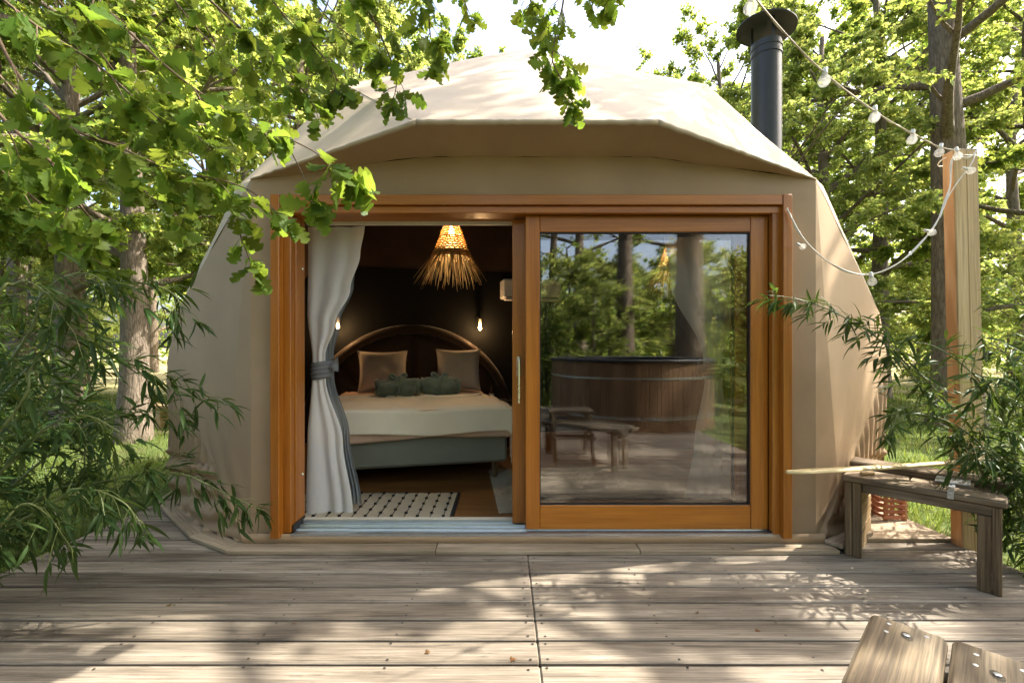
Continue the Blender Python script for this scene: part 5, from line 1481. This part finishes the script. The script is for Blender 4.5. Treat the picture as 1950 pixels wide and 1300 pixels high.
# bamboo
def bam_leaf():
    V_, F_ = [], []
    st = [(0, .012), (.18, .065), (.45, .075), (.75, .045)]
    for y, wd in st:
        c = -0.22*y*y
        V_ += [(-wd, y, c+wd*.45), (0, y, c), (wd, y, c+wd*.45)]
    V_.append((0, 1, -.24))
    for i in range(3):
        a, b_ = 3*i, 3*i+3
        F_ += [(a, a+1, b_+1), (a, b_+1, b_), (a+1, a+2, b_+2), (a+1, b_+2, b_+1)]
    F_ += [(9, 10, 12), (10, 11, 12)]
    return np.array(V_, float), np.array(F_)
BV, BF = bam_leaf()
bam_me = [np_mesh('leaf', BV, BF, M['leaf_bamboo'], True)]
def bamboo(name, label, base, culms, seed, L=0.13, maxn=280, dens=1.0, droop=0.35):
    t = thing(name, base, label, 'bamboo')
    rg_ = random.Random(seed)
    br = MB()
    ps, ds, ns_, ss = [], [], [], []
    for pts in culms:
        c = catmull([Vector(p) for p in pts], 8)
        cm_ = MB().tube(c, np.linspace(0.0075, 0.0022, len(c)).tolist(), 6)
        cm_.build('culm', M['culm'], t, smooth=True)
        tot = sum((c[i+1]-c[i]).length for i in range(len(c)-1)); acc = 0; nxt = 0.18*tot
        for i in range(len(c)-1):
            seg = c[i+1]-c[i]; acc += seg.length
            while acc > nxt:
                nxt += rg_.uniform(0.035, 0.075)/dens
                d = seg.normalized(); a = rg_.uniform(0, 6.28)
                o = d.orthogonal().normalized(); q = d.cross(o)
                dv = (d*rg_.uniform(.35, .9)+(o*math.cos(a)+q*math.sin(a))*rg_.uniform(.3, .9)+Vector((0, 0, rg_.uniform(-.25, .25)))).normalized()
                ln = rg_.uniform(0.06, 0.30)*(1.15-0.6*acc/tot)
                e = c[i]+dv*ln+Vector((0, 0, -0.2*ln))
                br.tube([c[i], c[i]+dv*ln*.55+Vector((0, 0, .01)), e], [.002, .0015, .001], 4, caps=False)
                for k in range(rg_.randint(3, 6)):
                    f = rg_.uniform(.4, 1.0); p = c[i]*(1-f)+e*f
                    dd = (dv*rg_.uniform(.3, 1.0)+Vector((rg_.gauss(0, .5), rg_.gauss(0, .5), rg_.gauss(-droop, .35)))).normalized()
                    ps.append(tuple(p)); ds.append(tuple(dd)); ns_.append((rg_.gauss(0, .45), rg_.gauss(0, .45), 1.0)); ss.append(L*rg_.uniform(.6, 1.25))
    tag(br.build('branchlets', M['culm'], t, recalc=False), kind='stuff')
    leaves_of(t, 'leaf', 'small_leaves', BV, BF, bam_me, M['leaf_bamboo'], np.array(ps), frames(np.array(ds), np.array(ns_)), np.array(ss), maxn)
    return t
rb = random.Random(11)
# left clump: roots on the ground beyond the deck edge
lc = []
for k in range(26):
    b_ = Vector((rb.uniform(-4.6, -3.15), rb.uniform(2.35, 3.7), GZ-0.02))
    h = rb.uniform(0.8, 1.75); az = rb.uniform(0, 6.28); lean = rb.uniform(.2, .75)
    tip = b_+Vector((math.cos(az)*lean, math.sin(az)*lean*.5-0.1, h))
    if tip.x > -2.75: tip.x = -2.75 - rb.uniform(0, .3)
    lc.append([b_, b_+Vector((0, 0, h*.45))+(tip-b_)*.12, b_+Vector((0, 0, h*.75))+(tip-b_)*.3*Vector((1, 1, 0)).length*0.3, tip])
bamboo('bamboo_clump', 'dense bamboo thicket growing at the deck edge under the pale trunk', (-3.6, 2.9, GZ), lc, 3, .115, 150, 2.6)
# arching culms reaching in front of the tent
ar = []
root = Vector((-3.2, 2.2, GZ-0.02))
for pts in ([(150, 600, 2.35), (250, 540, 2.35), (330, 560, 2.4), (355, 620, 2.4)],
            [(120, 740, 2.3), (230, 690, 2.3), (330, 740, 2.35), (420, 775, 2.4)],
            [(100, 860, 2.25), (200, 800, 2.25), (310, 780, 2.3), (360, 800, 2.35)],
            [(60, 960, 2.3), (180, 920, 2.3), (330, 900, 2.35), (420, 935, 2.4), (495, 970, 2.45)],
            [(60, 980, 2.1), (150, 930, 2.1), (240, 960, 2.12), (265, 1020, 2.15)],
            [(10, 700, 2.0), (80, 560, 2.0), (160, 520, 2.05), (230, 560, 2.1)],
            [(0, 820, 1.9), (60, 700, 1.9), (120, 640, 1.95), (200, 660, 2.0)],
            [(0, 900, 2.0), (80, 820, 2.0), (160, 790, 2.0), (240, 830, 2.05)],
            [(-20, 1020, 1.95), (40, 960, 1.95), (90, 980, 2.0), (140, 1050, 2.05)],
            [(-30, 640, 1.8), (30, 540, 1.8), (90, 560, 1.85), (130, 620, 1.9)]):
    ar.append([root+Vector((rb.uniform(-.25, .12), rb.uniform(-.3, .3), 0))]+PX(pts))
bamboo('bamboo_clump', 'arching bamboo reaching over the deck in front of the tent flank', (-3.3, 2.3, GZ), ar, 5, .115, 280, 2.0)
# right clump
rc = []
root = Vector((3.55, 2.55, GZ-0.02))
for pts in ([(1930, 1000, 2.75), (1860, 880, 2.72), (1770, 760, 2.70), (1690, 660, 2.68), (1600, 600, 2.66), (1520, 570, 2.64), (1462, 562, 2.62)],
            [(1930, 950, 2.7), (1860, 830, 2.68), (1760, 720, 2.65), (1680, 640, 2.62), (1620, 620, 2.6)],
            [(1940, 980, 2.6), (1880, 860, 2.58), (1800, 800, 2.55), (1720, 790, 2.55), (1680, 830, 2.55)],
            [(1950, 940, 2.55), (1920, 820, 2.52), (1860, 720, 2.5), (1780, 660, 2.5), (1710, 650, 2.5)],
            [(1970, 900, 2.5), (1960, 780, 2.5), (1920, 680, 2.5), (1860, 640, 2.5)],
            [(1970, 880, 2.4), (1950, 760, 2.4), (1900, 720, 2.4), (1850, 760, 2.42)],
            [(1990, 860, 2.6), (1980, 720, 2.6), (1960, 600, 2.6), (1930, 560, 2.6)],
            [(1960, 1000, 2.5), (1930, 900, 2.48), (1870, 850, 2.46), (1820, 880, 2.46)]):
    rc.append([root+Vector((rb.uniform(-.1, .3), rb.uniform(-.3, .3), 0))]+PX(pts))
for k in range(9):
    b_ = Vector((rb.uniform(3.3, 4.3), rb.uniform(2.3, 3.7), GZ-0.02)); h = rb.uniform(.7, 1.5)
    tip = b_+Vector((rb.uniform(-.3, .4), rb.uniform(-.4, .3), h))
    rc.append([b_, (b_+tip)/2+Vector((0, 0, .1)), tip])
bamboo('bamboo_clump', 'bamboo leaning in front of the timber post and tent corner', (3.6, 2.6, GZ), rc, 7, .105, 280, 1.9)
# bamboo behind, mirrored in the glass
bc = []
for k in range(16):
    b_ = Vector((rb.uniform(-.2, 1.5), rb.uniform(-4.4, -3.9), GZ-0.02)); h = rb.uniform(1.6, 3.0)
    tip = b_+Vector((rb.uniform(-.5, .5), rb.uniform(-.3, .5), h))
    bc.append([b_, b_+Vector((0, 0, h*.5))+(tip-b_)*.1, tip])
bamboo('bamboo_clump', 'tall bamboo behind the hot tub mirrored in the door glass', (.6, -4.2, GZ), bc, 9, .15, 0, .9)

# log bench far on the lawn
lg = thing('log_bench', (-5.9, 8.3, GZ), 'rough timber bench on the lawn beyond the tree', 'bench')
MB().box((-6.6, 8.15, 0.19), (-5.2, 8.5, 0.25), 0.01).build('seat', M['panel'], lg)
for x in (-6.3, -5.45): MB().box((x-.06, 8.2, GZ-.05), (x+.06, 8.45, 0.19), 0.01).build('leg', M['panel'], lg)

# grass
rn = np.random.default_rng(5)
def gpts(x0, x1, y0, y1, n):
    return np.stack([rn.uniform(x0, x1, n), rn.uniform(y0, y1, n)], 1)
g = np.concatenate([gpts(-9, -2.95, 1.6, 6, 26000), gpts(-12, -3.4, 6, 14, 20000), gpts(3.05, 8, 1.8, 6, 22000), gpts(3.6, 14, 6, 16, 26000)])
gz_ = np.array([GZ + 0.10*noise.noise(Vector((x*0.35, y*0.35, 3.1))) + 0.03*noise.noise(Vector((x*1.7, y*1.7, 9.1))) - 0.05 for x, y in g])
gz_ = np.where((np.abs(g[:, 0]-.1) < 3.5), np.minimum(gz_, GZ-0.03), gz_)
dn = np.array([noise.noise(Vector((x*.8, y*.8, 1.0))) for x, y in g])
kp = dn > rn.uniform(-.55, .25, len(g)); g = g[kp]; gz_ = gz_[kp]; n = len(g)
hh = rn.uniform(.05, .14, n)*(1+.04*g[:, 1]); a = rn.uniform(0, 6.28, n); ln = rn.uniform(.2, .9, n)*hh
wd = .004*(1+.08*g[:, 1])
p0 = np.stack([g[:, 0]-wd*np.sin(a), g[:, 1]+wd*np.cos(a), gz_], 1); p1 = np.stack([g[:, 0]+wd*np.sin(a), g[:, 1]-wd*np.cos(a), gz_], 1)
p2 = np.stack([g[:, 0]+ln*np.cos(a), g[:, 1]+ln*np.sin(a), gz_+hh], 1)
tag(link('grass', np_mesh('grass', np.stack([p0, p1, p2], 1).reshape(-1, 3), np.arange(3*n).reshape(-1, 3), M['grass'])), 'short lawn grass growing round the deck', 'grass', None, 'stuff')

# dry leaves fallen on the deck
rf = random.Random(8)
dry = leafmat('dry_leaf', (0.17, 0.085, 0.035), (0.2, 0.1, 0.03), 0.2, 0.02, 0.02, 0.5)
dry_me = np_mesh('leaf', np.array([v.co[:] for v in oak_me[2].vertices]), OF, dry, True)
for px_, py_ in ((985, 1258), (1450, 1205), (560, 1190), (1180, 1110), (1390, 1052), (330, 1150), (820, 1245), (640, 1095), (1330, 1170)):
    d_ = CAMZ*FPX/(py_-CY); q = P(px_, py_, d_)
    o = link('fallen_leaf', dry_me, None, Matrix.Translation((q.x, q.y, 0.006 if py_ != 1052 else 0.036)) @ Matrix.Rotation(rf.uniform(0, 6), 4, 'Z') @ Matrix.Scale(rf.uniform(.025, .045), 4))
    tag(o, 'small dry brown leaf fallen on the deck boards', 'leaf', 'dry leaves on the deck')
